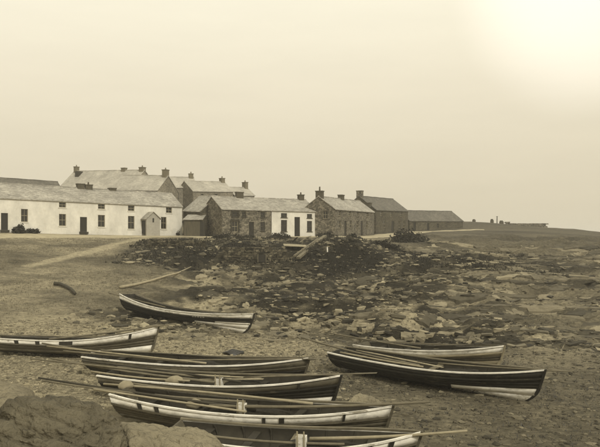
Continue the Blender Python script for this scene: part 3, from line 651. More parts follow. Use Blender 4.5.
# spars and oars lying in the boats
def spar(b, p0, p1, r0, r1, m, name, label, bend=0.0, n=7):
    a, c_ = b['M'] @ Vector(p0), b['M'] @ Vector(p1); mid_ = (a + c_) / 2
    bend = rnd.uniform(-.09, .03); sb_ = rnd.uniform(-.08, .08)
    pts = [a.lerp(c_, i / (n - 1)) - mid_ + Vector((0, sb_ * math.sin(math.pi * i / (n - 1)), bend * math.sin(math.pi * i / (n - 1)))) for i in range(n)]
    o = MB().tube(pts, [.78 * (r0 + (r1 - r0) * i / (n - 1)) for i in range(n)], 8).build(name, m, None, True, mid_)
    return tag(o, label, 'spar', 'spars lying in the boats')
def oar(b, p0, p1, label, m, blade=1.3):
    a, c_ = b['M'] @ Vector(p0), b['M'] @ Vector(p1); d_ = (c_ - a).normalized(); Lo = (c_ - a).length
    o = empty('oar', label, 'oar', a, 0, 'oars lying in the boats'); o.rotation_euler = d_.to_track_quat('X', 'Z').to_euler()
    MB().tube([(0, 0, 0), (.5, 0, 0), (.9, 0, 0), (Lo - blade, 0, 0)], [.022, .024, .038, .034], 8).build('shaft', m, o, True)
    obj('blade', [(Lo - blade, -.03, -.02), (Lo - blade * .6, -.07, -.014), (Lo, -.075, -.008), (Lo, .075, -.008), (Lo - blade * .6, .07, -.014), (Lo - blade, .03, -.02),
                  (Lo - blade, -.03, .02), (Lo - blade * .6, -.07, .014), (Lo, -.075, .008), (Lo, .075, .008), (Lo - blade * .6, .07, .014), (Lo - blade, .03, .02)],
        [(0, 5, 4, 3, 2, 1), (6, 7, 8, 9, 10, 11)] + [(i, (i + 1) % 6, 6 + (i + 1) % 6, 6 + i) for i in range(6)], m, o)
    return o
def T(b, u, yf, dz=0.0):
    """a point at station u, yf = fraction of half beam, height above the gunwale"""
    return (u * b['L'], yf * hb(min(max(u, 0), .97)) * b['B'] / 2, b['g'](min(max(u, 0), 1)) + dz)
spar(bA, (3.4, -.55, .95), (bA['L'] + 1.0, -.10, 1.88), .07, .045, M['grey_wood'], 'mast', 'spar reaching out over the bow of the left edge boat')
spar(bA, (.2, .35, 1.0), (6.2, .25, 1.0), .055, .04, M['grey_wood'], 'mast', 'spar lying flat inside the left edge boat')
spar(bB, (-1.9, -.2, 1.28), (4.2, -.1, .86), .05, .06, M['grey_wood'], 'mast', 'spar poking out over the stern of the farthest boat')
spar(bC, (-3.0, .3, 1.25), (5.2, -.35, .93), .05, .075, M['grey_wood'], 'mast', 'upper long spar slanting out over the stern of the grey boat')
spar(bC, (-1.2, -.45, 1.12), (5.5, -.2, .90), .045, .06, M['grey_wood'], 'mast', 'lower spar over the stern of the grey boat')
oar(bC, (3.6, -.3, .92), (bC['L'] + .9, -.12, 1.40), 'oar lying over the bow of the grey boat', M['grey_wood'])
spar(bD, (-2.9, .25, 1.30), (5.0, -.4, .95), .05, .07, M['grey_wood'], 'mast', 'long spar slanting out over the stern of the dark boat')
spar(bD, (-.4, -.55, 1.08), (4.0, -.5, .96), .05, .05, M['pale_wood'], 'mast', 'short pale spar along the near side of the dark boat')
oar(bD, (2.6, .45, .93), (6.6, .35, 1.02), 'oar lying along the far side inside the dark boat', M['pale_wood'])
oar(bD, (4.2, -.05, .92), (6.8, .10, 1.06), 'oar lying amidships inside the dark boat', M['pale_wood'])
oar(bD, (5.9, .3, 1.02), (bD['L'] + 1.3, .25, 1.52), 'oar reaching out over the bow of the dark boat', M['grey_wood'])
spar(bE, (-3.6, .1, 1.25), (5.2, -.2, .92), .045, .075, M['dark_wood'], 'mast', 'dark spar slanting far out over the stern of the white banded near boat')
spar(bE, (-1.1, .55, 1.1), (6.9, .62, 1.04), .05, .06, M['pale_wood'], 'mast', 'pale spar along the far gunwale of the white banded near boat')
spar(bE, (-.9, -.35, 1.15), (5.0, -.5, .92), .05, .05, M['pale_wood'], 'mast', 'pale spar along the near gunwale of the white banded near boat')
spar(bE, (3.6, -.35, .95), (bE['L'] + 1.15, -.05, 1.62), .075, .05, M['grey_wood'], 'mast', 'thick spar pointing up over the bow of the white banded near boat')
spar(bF, (4.2, -.2, .92), (bF['L'] + 1.25, -.08, 1.36), .07, .045, M['pale_wood'], 'mast', 'pale spar pointing over the bow of the nearest boat')
spar(bF, (.6, -.3, .9), (5.2, -.35, .88), .05, .05, M['grey_wood'], 'mast', 'spar lying inside the nearest boat')
spar(bG, (-2.2, .1, 1.28), (4.6, -.4, .93), .05, .065, M['grey_wood'], 'mast', 'spar slanting over the stern of the dark right hand boat')
spar(bG, (.6, -.55, 1.02), (4.9, -.6, .95), .05, .05, M['pale_wood'], 'mast', 'pale spar along the near gunwale of the dark right hand boat')
oar(bG, (.9, .3, 1.0), (5.6, -.15, .93), 'oar lying inside the dark right hand boat', M['pale_wood'])
spar(bG, (5.2, .2, .98), (bG['L'] + 1.0, .08, 1.45), .05, .03, M['grey_wood'], 'mast', 'thin spar over the bow of the dark right hand boat')
spar(bH, (-2.6, .1, 1.45), (4.0, -.3, .93), .045, .06, M['grey_wood'], 'mast', 'spar slanting over the stern of the pale right hand boat')
spar(bH, (4.0, .2, .95), (bH['L'] + 1.9, .1, 1.55), .04, .025, M['dark_wood'], 'mast', 'thin dark spar over the bow of the pale right hand boat')

# things stowed in the boats
def lump(name, label, cat, p, r, m, seed=0, flat=.7, group=None, n=10):
    v = []; f = []
    for i in range(n + 1):
        th = math.pi * i / n
        for j in range(2 * n):
            ph2 = math.pi * j / n; d_ = Vector((math.sin(th) * math.cos(ph2), math.sin(th) * math.sin(ph2), math.cos(th)))
            k = 1 + .22 * float(fbm(np.array([d_.x * 1.7 + seed]), np.array([d_.y * 1.7 + d_.z * 2.3]), 1.0, 3, seed)[0])
            v.append((d_.x * r[0] * k, d_.y * r[1] * k, max(d_.z, -flat) * r[2] * k))
    for i in range(n):
        for j in range(2 * n): f.append((i * 2 * n + j, (i + 1) * 2 * n + j, (i + 1) * 2 * n + (j + 1) % (2 * n), i * 2 * n + (j + 1) % (2 * n)))
    o = obj(name, v, f, m, None, True, p)
    return tag(o, label, cat, group)
def stow(b, x, y, z): return b['M'] @ Vector((x, y, z))
lump('net_bundle', 'dark net heaped in the middle of the dark boat', 'net', stow(bD, 6.0, .1, .62), (.9, .6, .35), M['net'], 3, group='nets heaped in the boats')
lump('net_bundle', 'dark net heaped in the fore part of the grey boat', 'net', stow(bC, 5.6, 0, .6), (1.3, .65, .36), M['net'], 5, group='nets heaped in the boats')
lump('net_bundle', 'dark net heaped in the white banded near boat', 'net', stow(bE, 4.9, .1, .55), (1.6, .6, .34), M['net'], 7, group='nets heaped in the boats')
lump('net_bundle', 'dark net heaped in the nearest boat', 'net', stow(bF, 4.6, .1, .5), (1.4, .6, .32), M['net'], 9, group='nets heaped in the boats')
lump('net_bundle', 'dark net heaped in the left edge boat', 'net', stow(bA, 4.6, 0, .55), (1.5, .6, .34), M['net'], 31, group='nets heaped in the boats')
lump('net_bundle', 'dark net heaped in the dark right hand boat', 'net', stow(bG, 6.2, 0, .55), (1.2, .6, .36), M['net'], 33, group='nets heaped in the boats')
lump('net_bundle', 'dark net heaped in the pale right hand boat', 'net', stow(bH, 4.4, 0, .52), (1.4, .55, .34), M['net'], 35, group='nets heaped in the boats')
spar(bC, (.8, .5, 1.0), (7.4, .45, 1.02), .05, .04, M['dark_wood'], 'mast', 'dark spar along the far side of the grey boat')
spar(bD, (.5, .15, .98), (5.4, .3, .94), .045, .04, M['dark_wood'], 'mast', 'dark spar lying aslant in the dark boat')
spar(bE, (1.2, .25, .98), (7.2, .1, 1.02), .045, .035, M['dark_wood'], 'mast', 'dark spar lying amidships in the white banded near boat')
spar(bG, (1.4, .1, .98), (6.6, .35, 1.0), .045, .035, M['dark_wood'], 'mast', 'dark spar lying amidships in the dark right hand boat')
spar(bC, (-2.4, -.1, 1.22), (6.2, -.55, 1.0), .04, .055, M['pale_wood'], 'mast', 'palest long spar crossing the grey boat from beyond its stern')
spar(bD, (-3.6, -.2, 1.34), (4.2, .1, .98), .04, .06, M['grey_wood'], 'mast', 'longest spar reaching left beyond the stern of the dark boat')
spar(bD, (-1.6, .55, 1.2), (6.0, -.2, .98), .04, .05, M['dark_wood'], 'mast', 'thin dark spar crossing the dark boat from its far quarter')
spar(bE, (-3.0, -.45, 1.32), (4.6, .35, .98), .04, .055, M['grey_wood'], 'mast', 'grey spar crossing the stern of the white banded near boat')
lump('canvas_bundle', 'rounded pale canvas bundle near the stern of the dark boat', 'bundle', stow(bD, 3.3, -.35, .88), (.38, .25, .2), M['canvas'], 13)
lump('canvas_bundle', 'small pale bundle amidships in the white banded near boat', 'bundle', stow(bE, 2.9, -.05, .86), (.30, .22, .18), M['canvas'], 15)
lump('canvas_bundle', 'round pale bundle at the stern of the white banded near boat', 'bundle', stow(bE, -.15, .5, 1.12), (.28, .25, .17), M['canvas'], 17)
def fish_box(b, x, y, z, hgt, label):
    o = empty('fish_box', label, 'box', stow(b, x, y, z)); o.rotation_euler = b['o'].rotation_euler
    a, d_ = .14, .11
    for nm, q1 in (('side', (-a, a, -d_, -d_ + .02)), ('side', (-a, a, d_ - .02, d_)), ('end', (-a, -a + .02, -d_ + .021, d_ - .021)), ('end', (a - .02, a, -d_ + .021, d_ - .021))):
        MB().box(*q1, 0, hgt).build(nm, M['white'], o)
    MB().box(-a + .021, a - .021, -d_ + .021, d_ - .021, .01, .03).build('bottom', M['white'], o)
    for sx in (-1, 1): MB().box(sx * (a - .045) - .02, sx * (a - .045) + .02, -d_ - .022, -d_ - .002, 0, hgt + .16).build('upright', M['pale_wood'], o)
fish_box(bD, 5.05, -.12, .70, .34, 'white box standing amidships in the dark boat')
fish_box(bE, 4.75, -.30, .72, .40, 'white box amidships in the white banded near boat')
fish_box(bF, 4.0, -.40, .66, .40, 'white box amidships in the nearest boat')

# ------------------------------------------------------------------ boulders
def boulder(name, label, p, r, m, seed, n=60, rough=.28, cut=.72, rotz=0.0, group=None):
    i = np.arange(n + 1)[:, None]; j = np.arange(2 * n)[None, :]
    th = math.pi * i / n; ph2 = math.pi * j / n
    dx = np.sin(th) * np.cos(ph2); dy = np.sin(th) * np.sin(ph2); dz = np.cos(th) + 0 * ph2
    def f3(q1, o_, sd): return (fbm(dx * q1 + seed, dy * q1, 1.0, o_, sd) + fbm(dy * q1 + seed, dz * q1, 1.0, o_, sd + 20) + fbm(dz * q1 + seed, dx * q1, 1.0, o_, sd + 40)) / 1.9
    pr = np.random.default_rng(seed); inv = np.zeros(np.broadcast(dx, dz).shape)
    for q1 in range(22):                                     # cleavage planes give the block its faces
        nv = pr.normal(size=3); nv /= np.linalg.norm(nv); hh = pr.uniform(cut, 1.0)
        dn = np.clip((dx * nv[0] + dy * nv[1] + dz * nv[2] + rough * .35 * f3(1.6, 3, seed)) / hh, 0, None); inv = inv + dn ** 22
    k = inv ** (-1 / 22.)
    st_ = dz * 5.5 + dx * 1.6 + dy * .8 + .5 * f3(1.5, 3, seed + 4)            # bedding cracks
    crack = 1 - np.clip(np.abs(st_ - np.round(st_)) * 9, 0, 1)
    k = k + rough * .25 * f3(2.2, 4, seed + 5) + .05 * f3(6, 5, seed + 6) + .022 * f3(19, 4, seed + 16) - .035 * crack - .05 * (1 - np.clip(np.abs(f3(2.3, 3, seed + 7)) * 7, 0, 1))
    x, y, z = dx * k * r[0], dy * k * r[1], dz * k * r[2]
    v = np.stack([x, y, z], -1).reshape(-1, 3); f = []
    ii = np.arange(n + 1)[:-1, None] * 2 * n; jj = np.arange(2 * n)[None, :]
    f = np.stack([ii + jj, ii + 2 * n + jj, ii + 2 * n + (jj + 1) % (2 * n), ii + (jj + 1) % (2 * n)], -1).reshape(-1, 4)
    o = obj(name, v.tolist(), f.tolist(), m, None, True, p); o.rotation_euler.z = rotz
    return tag(o, label, 'rock', group)
boulder('boulder', 'big dark foreground rock at the lower left corner', (WX(60, 11.2), 11.2, 2.98), (1.28, 1.25, 1.08), M['rock_near'], 15, 210, .34, .8)
boulder('boulder', 'smooth pale slab of rock at the left edge behind the dark foreground rock', (WX(2, 13.6), 13.8, 2.8), (.75, 1.0, .75), M['rock_pale'], 8, 80, .2, .86)
boulder('boulder', 'pale foreground rock at the bottom edge beside the dark one', (WX(182, 12.0), 11.7, 2.42), (1.2, 1.1, .9), M['rock_pale'], 12, 150, .3, .84)
boulder('boulder', 'pale rock lying just behind the bow of the white banded near boat', (WX(362, 24.6), 24.8, h1(WX(362, 24.6), 24.8) + .35), (.95, .6, .62), M['rock_pale'], 21, 40)
boulder('boulder', 'small dark weed covered rock on the shingle below the farthest boat', (WX(233, 37.5), 39.0, h1(WX(233, 37.5), 39.0) + .05), (.55, .4, .22), M['weed'], 23, 30)

# loose stones: too many to count
ico_v = []; g_ = (1 + 5 ** .5) / 2
for a, b2 in ((-1, g_), (1, g_), (-1, -g_), (1, -g_)): ico_v.append((a, b2, 0))
for a, b2 in ((-1, g_), (1, g_), (-1, -g_), (1, -g_)): ico_v.append((0, a, b2))
for a, b2 in ((g_, -1), (g_, 1), (-g_, -1), (-g_, 1)): ico_v.append((a, 0, b2))
ico_v = np.array(ico_v); ico_v /= np.linalg.norm(ico_v[0])
ico_f = np.array([(0, 11, 5), (0, 5, 1), (0, 1, 7), (0, 7, 10), (0, 10, 11), (1, 5, 9), (5, 11, 4), (11, 10, 2), (10, 7, 6), (7, 1, 8), (3, 9, 4), (3, 4, 2), (3, 2, 6), (3, 6, 8), (3, 8, 9), (4, 9, 5), (2, 4, 11), (6, 2, 10), (8, 6, 7), (9, 8, 1)])
def big_mesh(name, V, Fc, m, smooth=False):
    me2 = bpy.data.meshes.new(name); k = Fc.shape[1]
    me2.vertices.add(len(V)); me2.vertices.foreach_set('co', V.ravel())
    me2.loops.add(Fc.size); me2.loops.foreach_set('vertex_index', Fc.ravel().astype(np.int32))
    me2.polygons.add(len(Fc)); me2.polygons.foreach_set('loop_start', (np.arange(len(Fc)) * k).astype(np.int32)); me2.polygons.foreach_set('loop_total', np.full(len(Fc), k, np.int32))
    me2.polygons.foreach_set('use_smooth', np.full(len(Fc), smooth, bool))
    me2.update(calc_edges=True); me2.materials.append(m)
    o = bpy.data.objects.new(name, me2); col.objects.link(o); return o
def stones(name, label, X_, Y_, size, m, flat=(.35, .8), cat='stones', tone=(.08, .34)):
    n = len(X_); Z = H(X_, Y_)
    s = size[:, None] * np.stack([rg.uniform(.8, 1.9, n), rg.uniform(.7, 1.2, n), rg.uniform(*flat, n)], -1)
    a = rg.uniform(-.6, .6, n); jit = 1 + rg.uniform(-.38, .38, (n, 12, 1))
    v = ico_v[None] * jit * s[:, None, :]
    ca_, sa = np.cos(a)[:, None], np.sin(a)[:, None]
    x = v[..., 0] * ca_ - v[..., 1] * sa + X_[:, None]; y = v[..., 0] * sa + v[..., 1] * ca_ + Y_[:, None]; z = v[..., 2] + (Z + s[:, 2] * .25)[:, None]
    V = np.stack([x, y, z], -1).reshape(-1, 3); Fc = (ico_f[None] + (np.arange(n) * 12)[:, None, None]).reshape(-1, 3)
    o = big_mesh(name, V, Fc, m); o['kind'] = 'stuff'
    tv = np.repeat(tone[0] + (tone[1] - tone[0]) * rg.uniform(0, 1, n) ** 1.4, 12); at2 = o.data.color_attributes.new('tone', 'FLOAT_COLOR', 'POINT')
    at2.data.foreach_set('color', np.stack([tv, tv * .86, tv * .55, np.ones_like(tv)], -1).ravel().astype(np.float32))
    return tag(o, label, cat)
# rubble on the bedded rock
n = 26000; X_ = rg.uniform(-18, 46, n); Y_ = 38 + (rg.uniform(0, 1, n) ** .8) * 60
keep = (rg.uniform(0, 1, n) < rock_mask(X_, Y_) * (0.15 + .85 * sst(-.15, .3, fbm(X_ * .5, Y_, 4, 4, 111))) * (1 - .8 * sst(8, 22, X_))) & (np.abs(X_) < Y_ * .45) & ((X_ / Y_ > -.145) | (Y_ < 53))
X_, Y_ = X_[keep], Y_[keep]
stones('rock_rubble', 'broken rock and slabs strewn over the ledges of the shore', X_, Y_, .04 + .22 * rg.uniform(0, 1, len(X_)) ** 6, M['pebble'], (.25, .6), 'rubble', (.02, .38))
n = 2900; X_ = rg.uniform(-18, 20, n); Y_ = rg.uniform(70, 87, n)
stones('bank_rubble', 'fallen stones scattered over the dark bank below the cottages', X_, Y_, .06 + .3 * rg.uniform(0, 1, n) ** 5, M['pebble'], (.3, .7), 'rubble', (.02, .26))
n = 48000; X_ = rg.uniform(-16, 46, n); Y_ = 40 + rg.uniform(0, 1, n) * 50
keep = (rg.uniform(0, 1, n) < rock_mask(X_, Y_) * (0.12 + .88 * sst(-.25, .2, fbm(X_ * .4, Y_, 3.2, 4, 171))) * (1 - .8 * sst(8, 20, X_))) & (np.abs(X_) < Y_ * .45) & ((X_ / Y_ > -.145) | (Y_ < 53)) & ((Y_ < 72) | (X_ > 16))
X_, Y_ = X_[keep], Y_[keep]; n = len(X_)
sz = (.05 + .22 * rg.uniform(0, 1, n) ** 4)[:, None] * np.stack([rg.uniform(.7, 1.8, n) * (1 + .4 * sst(8, 20, X_)), rg.uniform(.5, 1.0, n), rg.uniform(.18, .5, n) * (1 - .5 * sst(8, 20, X_))], -1)
bxv = np.array([(x, y, z) for z in (-1, 1) for x, y in ((-1, -1), (1, -1), (1, 1), (-1, 1))], float)
v = (bxv[None] * (1 + rg.uniform(-.4, .25, (n, 8, 3)))) * sz[:, None, :]
a = rg.normal(0, .6, n)[:, None]; tx = rg.normal(0, .13, n)[:, None]; ty = rg.normal(.06, .12, n)[:, None]
x = v[..., 0] * np.cos(a) - v[..., 1] * np.sin(a); y = v[..., 0] * np.sin(a) + v[..., 1] * np.cos(a); z = v[..., 2] + x * tx + y * ty
V = np.stack([x + X_[:, None], y + Y_[:, None], z + (H(X_, Y_) + sz[:, 2] * .5)[:, None]], -1).reshape(-1, 3)
Fc = (np.array([(0, 3, 2, 1), (4, 5, 6, 7), (0, 1, 5, 4), (1, 2, 6, 5), (2, 3, 7, 6), (3, 0, 4, 7)])[None] + (np.arange(n) * 8)[:, None, None]).reshape(-1, 4)
sl_o = big_mesh('rock_slabs', V, Fc, M['pebble']); sl_o['kind'] = 'stuff'; tag(sl_o, 'flat broken slabs lying in beds across the shore', 'slabs')
tv = np.repeat(.025 + .29 * rg.uniform(0, 1, n) ** 1.8 * (1 - .4 * sst(10, 24, X_)), 8); at2 = sl_o.data.color_attributes.new('tone', 'FLOAT_COLOR', 'POINT')
at2.data.foreach_set('color', np.stack([tv, tv * .86, tv * .55, np.ones_like(tv)], -1).ravel().astype(np.float32))
# bedrock ledges: long flat sheets with broken edges, dipping towards the sea
V = []; Fc = []; TN = []
lx = rg.uniform(-12, 44, 2600); ly = rg.uniform(42, 96, 2600); lm = rock_mask(lx, ly); ln_ = fbm(lx * .4, ly, 6, 3, 181)
ok = (rg.uniform(0, 1, 2600) < lm * .45) & (np.abs(lx) < ly * .46) & ((ly < 71) | (lx > 14)) & (ln_ > -.3) & ((lx / ly > -.145) | (ly < 53)); lz = H(lx, ly)
LF = []
for x_, y_, z_ in zip(lx[ok], ly[ok], lz[ok]):
    big = 1 + .8 * float(sst(6, 18, np.array(x_))); a_ = rnd.uniform(.3, 1.3) * big; b_ = rnd.uniform(.2, .75); m_ = 22; th_ = rnd.uniform(.02, .12); an = rnd.gauss(.05, .16); dip = rnd.uniform(-.02, .07); tn = .05 + .20 * rnd.random() ** 1.5
    n0 = len(V); ring = []
    for k in range(m_):
        t_ = 2 * math.pi * k / m_; rr = rnd.uniform(.7, 1.12); px_, py_ = a_ * rr * math.cos(t_), b_ * rr * math.sin(t_)
        ring.append((px_ * math.cos(an) - py_ * math.sin(an), px_ * math.sin(an) + py_ * math.cos(an)))
    hv = H(np.array([x_ + p[0] for p in ring]), np.array([y_ + p[1] for p in ring]))
    for q1, (u_, v_) in enumerate(ring): V.append((x_ + u_, y_ + v_, .35 * z_ + .65 * float(hv[q1]) + th_ + dip * v_ + rnd.uniform(-.03, .03))); TN.append(tn)
    V.append((x_, y_, z_ + th_ + .02)); TN.append(tn)
    for q1, (u_, v_) in enumerate(ring): V.append((x_ + u_ * .96, y_ + v_ * .96 + .03, min(z_, float(hv[q1])) - .35)); TN.append(tn)
    for k in range(m_):
        k2 = (k + 1) % m_; LF.append((n0 + k, n0 + k2, n0 + m_)); LF.append((n0 + m_ + 1 + k, n0 + m_ + 1 + k2, n0 + k2)); LF.append((n0 + m_ + 1 + k, n0 + k2, n0 + k))
lo_ = big_mesh('rock_ledges', np.array(V), np.array(LF), M['pebble']); lo_['kind'] = 'stuff'; tag(lo_, 'low flat ledges of bedrock stepping across the shore', 'rock')
tv = np.array(TN); at2 = lo_.data.color_attributes.new('tone', 'FLOAT_COLOR', 'POINT'); at2.data.foreach_set('color', np.stack([tv, tv * .86, tv * .55, np.ones_like(tv)], -1).ravel().astype(np.float32))
n = 30000; X_ = rg.uniform(-20, 3, n); Y_ = rg.uniform(27, 50, n)
smk = (1 - sst(-1, 3, X_)) * (1 - sst(44, 50, Y_)); keep = rg.uniform(0, 1, n) < smk; X_, Y_ = X_[keep], Y_[keep]
stones('shingle', 'pale shingle between the boats', X_, Y_, .022 + .07 * rg.uniform(0, 1, len(X_)) ** 5, M['pebble'], (.5, .9), 'shingle', (.10, .34))
n = 9000; X_ = rg.uniform(-2, 18, n); Y_ = rg.uniform(18, 40, n)
stones('beach_stones', 'dark stones on the lower beach to the right', X_, Y_, .025 + .10 * rg.uniform(0, 1, n) ** 7, M['pebble'], (.4, .8), 'stones', (.04, .18))

# tufts: grass on the slope, wrack on the rocks
def tufts(name, label, X_, Y_, hgt, m, cat, blades=4, lean=.5):
    n = len(X_); Z = H(X_, Y_); V = []; 
    hb_ = rg.uniform(.5, 1.2, (n, blades)) * hgt; an = rg.uniform(0, 2 * np.pi, (n, blades)); ln = rg.uniform(.1, lean, (n, blades)) * hb_ * 1.5; wd = hb_ * .16
    bxp = X_[:, None] + rg.normal(0, .06, (n, blades)); byp = Y_[:, None] + rg.normal(0, .06, (n, blades)); bz = np.broadcast_to((Z - .03)[:, None], (n, blades))
    p0 = np.stack([bxp - np.sin(an) * wd, byp + np.cos(an) * wd, bz], -1); p1 = np.stack([bxp + np.sin(an) * wd, byp - np.cos(an) * wd, bz], -1)
    p2 = np.stack([bxp + np.cos(an) * ln, byp + np.sin(an) * ln, bz + hb_], -1)
    V = np.stack([p0, p1, p2], 2).reshape(-1, 3); Fc = np.arange(len(V)).reshape(-1, 3)
    o = big_mesh(name, V, Fc, m); o['kind'] = 'stuff'; return tag(o, label, cat)
n = 26000; X_ = rg.uniform(-42, -8, n); Y_ = rg.uniform(46, 92, n); keep = (fbm(X_, Y_, 4, 4, 121) + rg.uniform(-.4, .6, n) > .05) & (X_ > -Y_ * .45) & (rock_mask(X_, Y_) < .5) & (np.array(h1(0, 0)) > -9)
dd_ = np.minimum(np.hypot(X_ + 20.4, Y_ - 85.5), np.abs(X_ + 21.6 - (Y_ - 80) * .2)); keep &= dd_ > .9
ra = (X_ - r1_.A.x) * r1_.d.y - (Y_ - r1_.A.y) * r1_.d.x; keep &= (ra > 5.2)
tufts('grass', 'short rough grass on the slope below the white row', X_[keep], Y_[keep], .13, M['grass'], 'grass')
n = 11000; X_ = rg.uniform(-19, 26, n); Y_ = rg.uniform(70, 89, n); keep = fbm(X_, Y_, 3, 4, 131) + rg.uniform(-.3, .3, n) > -.05
tufts('rough_growth', 'dark rough growth on the bank below the stone cottages', X_[keep], Y_[keep], .28, M['leaf'], 'grass', 5, .8)
n = 22000; X_ = rg.uniform(-4, 40, n); Y_ = rg.uniform(19, 75, n); keep = (fbm(X_ * .4, Y_, 3, 4, 97) + rg.uniform(-.25, .25, n) < -.12) & (X_ < Y_ * .45) & ((rock_mask(X_, Y_) > .4) | (X_ > 1))
tufts('seaweed', 'dark seaweed lying over the lower rocks and beach', X_[keep], Y_[keep], .12, M['weed'], 'seaweed', 4, 1.6)

# ------------------------------------------------------------------ bank: dry stone wall, bushes, timbers
def stone_wall(name, label, a, b2, z0, htop, m, sw_=.42, shh=.24, thick=.5):
    a = Vector(a); b2 = Vector(b2); d_ = (b2 - a); L_ = d_.length; d_.normalize(); nrm = Vector((d_.y, -d_.x))
    o = empty(name, label, 'wall', (a.x, a.y, z0)); mb = MB(); z = -.6; row = 0
    while z < htop:
        hh = shh * rnd.uniform(.8, 1.25); x = -rnd.uniform(0, .3)
        while x < L_:
            wd = sw_ * rnd.uniform(.6, 1.5); top = htop * (.8 + .3 * float(vn(np.array([x / 1.7]), np.array([row * .1]), 77)[0]))
            if z + hh * .6 < top:
                pr = rnd.uniform(-.07, .07)
                n0 = len(mb.v); mb.box(x + .015, x + wd - .015, -thick / 2 + pr, thick / 2, z + .012, z + hh - .012)
                for q1 in range(n0, len(mb.v)):
                    p = mb.v[q1]; s = p[0] + rnd.uniform(-.04, .04); yv = p[1] + rnd.uniform(-.05, .05)
                    wp = d_ * s - nrm * yv
                    mb.v[q1] = (wp.x, wp.y, p[2] + rnd.uniform(-.03, .03))
            x += wd
        z += hh; row += 1
    s_ = mb.build('stones', m, o); s_['kind'] = 'stuff'
    core = MB(); n0 = 0; core.box(0, L_, -thick / 2 + .1, thick / 2 - .02, -1.2, htop * .75)
    core.v = [((d_ * p[0] - nrm * p[1]).x, (d_ * p[0] - nrm * p[1]).y, p[2]) for p in core.v]; core.build('core', M['surround'], o)
    return o
stone_wall('sea_wall', 'rough dark stone wall on the bank below the stone cottage', (WX(224, 73.6), 73.6), (WX(291, 74.4), 74.4), 2.7, 2.35, M['stone_b'])
stone_wall('field_wall', 'short rubble wall on the dark bank left of the gully', (WX(150, 80), 80.5), (WX(206, 79), 78.6), h1(WX(180, 79), 79) - .2, 1.0, M['stone_b'])
def bush(name, label, p, r, n=500, m=None, seed=1, leaf=.13, cat='bush'):
    r_ = np.random.default_rng(seed); d_ = r_.normal(size=(n, 3)); d_ /= np.linalg.norm(d_, axis=1)[:, None]; d_[:, 2] = np.abs(d_[:, 2])
    k = r_.uniform(.55, 1.0, n) * (1 + .75 * fbm(d_[:, 0] * 2.6 + seed, d_[:, 1] * 2 + d_[:, 2], 1, 3, seed))
    c_ = d_ * k[:, None] * np.array(r); a_ = r_.normal(size=(n, 3)); a_ /= np.linalg.norm(a_, axis=1)[:, None]; b_ = np.cross(a_, r_.normal(size=(n, 3))); b_ /= np.linalg.norm(b_, axis=1)[:, None]
    s = leaf * r_.uniform(.6, 1.4, n)[:, None]
    V = np.stack([c_ - a_ * s, c_ - b_ * s * .6, c_ + a_ * s, c_ + b_ * s * .6], 1).reshape(-1, 3)
    o = empty(name, label, cat, p)
    f_ = big_mesh('foliage', V, np.arange(len(V)).reshape(-1, 4), m or M['leaf']); f_.parent = o
    tr = MB()
    for q1 in range(5): tr.tube([(0, 0, -.3), (r[0] * .3 * math.cos(q1 * 1.3), r[1] * .3 * math.sin(q1 * 1.3), r[2] * .3), (r[0] * .6 * math.cos(q1 * 1.3 + .3), r[1] * .6 * math.sin(q1 * 1.3 + .3), r[2] * .6)], [.05, .035, .015], 5)
    tr.build('stems', M['dark_wood'], o)
    return o
def gp(px_, Y_, dz=0): x = WX(px_, Y_); return (x, Y_, h1(x, Y_) + dz)
bush('bush', 'dark bush against the white row below the left window', (WX(20, 86.5), 86.3, 6.55), (.75, .5, .95), 700, seed=3)
bush('bush', 'lower spreading bush to the right of the left window bush', (WX(33, 87.6), 87.4, 6.5), (.8, .45, .6), 500, seed=4)
bush('bush', 'small dark shrub at the right corner of the white row', (WX(178, 98.6), 98.6, 6.0), (.25, .25, .75), 200, seed=5, leaf=.09)
bush('hedge', 'low dark hedge before the stone cottage with planks against it', gp(224, 88.5, -.1), (2.6, .8, .75), 1600, seed=6, cat='hedge')
bush('hedge', 'low dark hedge before the left side of the short white cottage', gp(279, 90.0, -.1), (1.5, .7, .7), 900, seed=7, cat='hedge')
bush('bush', 'dark bush at the corner between white cottage and stone terrace', gp(326, 93, -.1), (1.1, .8, .75), 800, seed=8)
bush('bush', 'big rounded dark bush in front of the dark roofed house', gp(409, 99, -.3), (2.6, 1.4, 1.55), 2200, seed=9, leaf=.16)
bush('bush', 'dark bush lying low before the stone terrace', gp(353, 92, -.1), (1.6, .8, .7), 900, seed=10)
bush('bush', 'wide dark bramble on the bank far right of the long slanting beam', gp(378, 84, -.35), (2.2, 1.2, .85), 1500, seed=12, leaf=.15)
bush('bush', 'dark bramble mound just right of the small white post', gp(334, 80, -.4), (1.5, 1.0, .75), 1100, seed=14, leaf=.15)

def plank(name, label, a, c_, wd, th, m, cat='plank', group='timber lying about the bank'):
    a = Vector(a); c_ = Vector(c_); d_ = c_ - a; L_ = d_.length
    o = MB().box(-L_ / 2, L_ / 2, -wd / 2, wd / 2, -th / 2, th / 2).build(name, m, None, False, (a + c_) / 2)
    o.rotation_euler = d_.to_track_quat('X', 'Z').to_euler(); return tag(o, label, cat, group)
plank('plank', 'pale plank leaning on the low hedge', W(205, 246.5, 83), W(214, 240, 85.5), .42, .1, M['pale_wood'])
plank('plank', 'short pale plank standing beside the gully', W(216.5, 246, 82.5), W(222, 253, 80.5), .4, .08, M['pale_wood'])
plank('beam', 'long slanting beam leaning up the bank below the white cottage', W(298, 258, 74.0), W(325, 236, 80.5), .40, .24, M['grey_wood'], 'beam')
plank('beam', 'thinner beam slanting just left of the long one', W(294, 256, 74.2), W(318, 239, 79.5), .2, .16, M['grey_wood'], 'beam')
plank('post', 'small white post stuck in the bank right of the beam', W(327.5, 252, 75.2), W(327.3, 247, 75.2), .22, .12, M['white'], 'post')
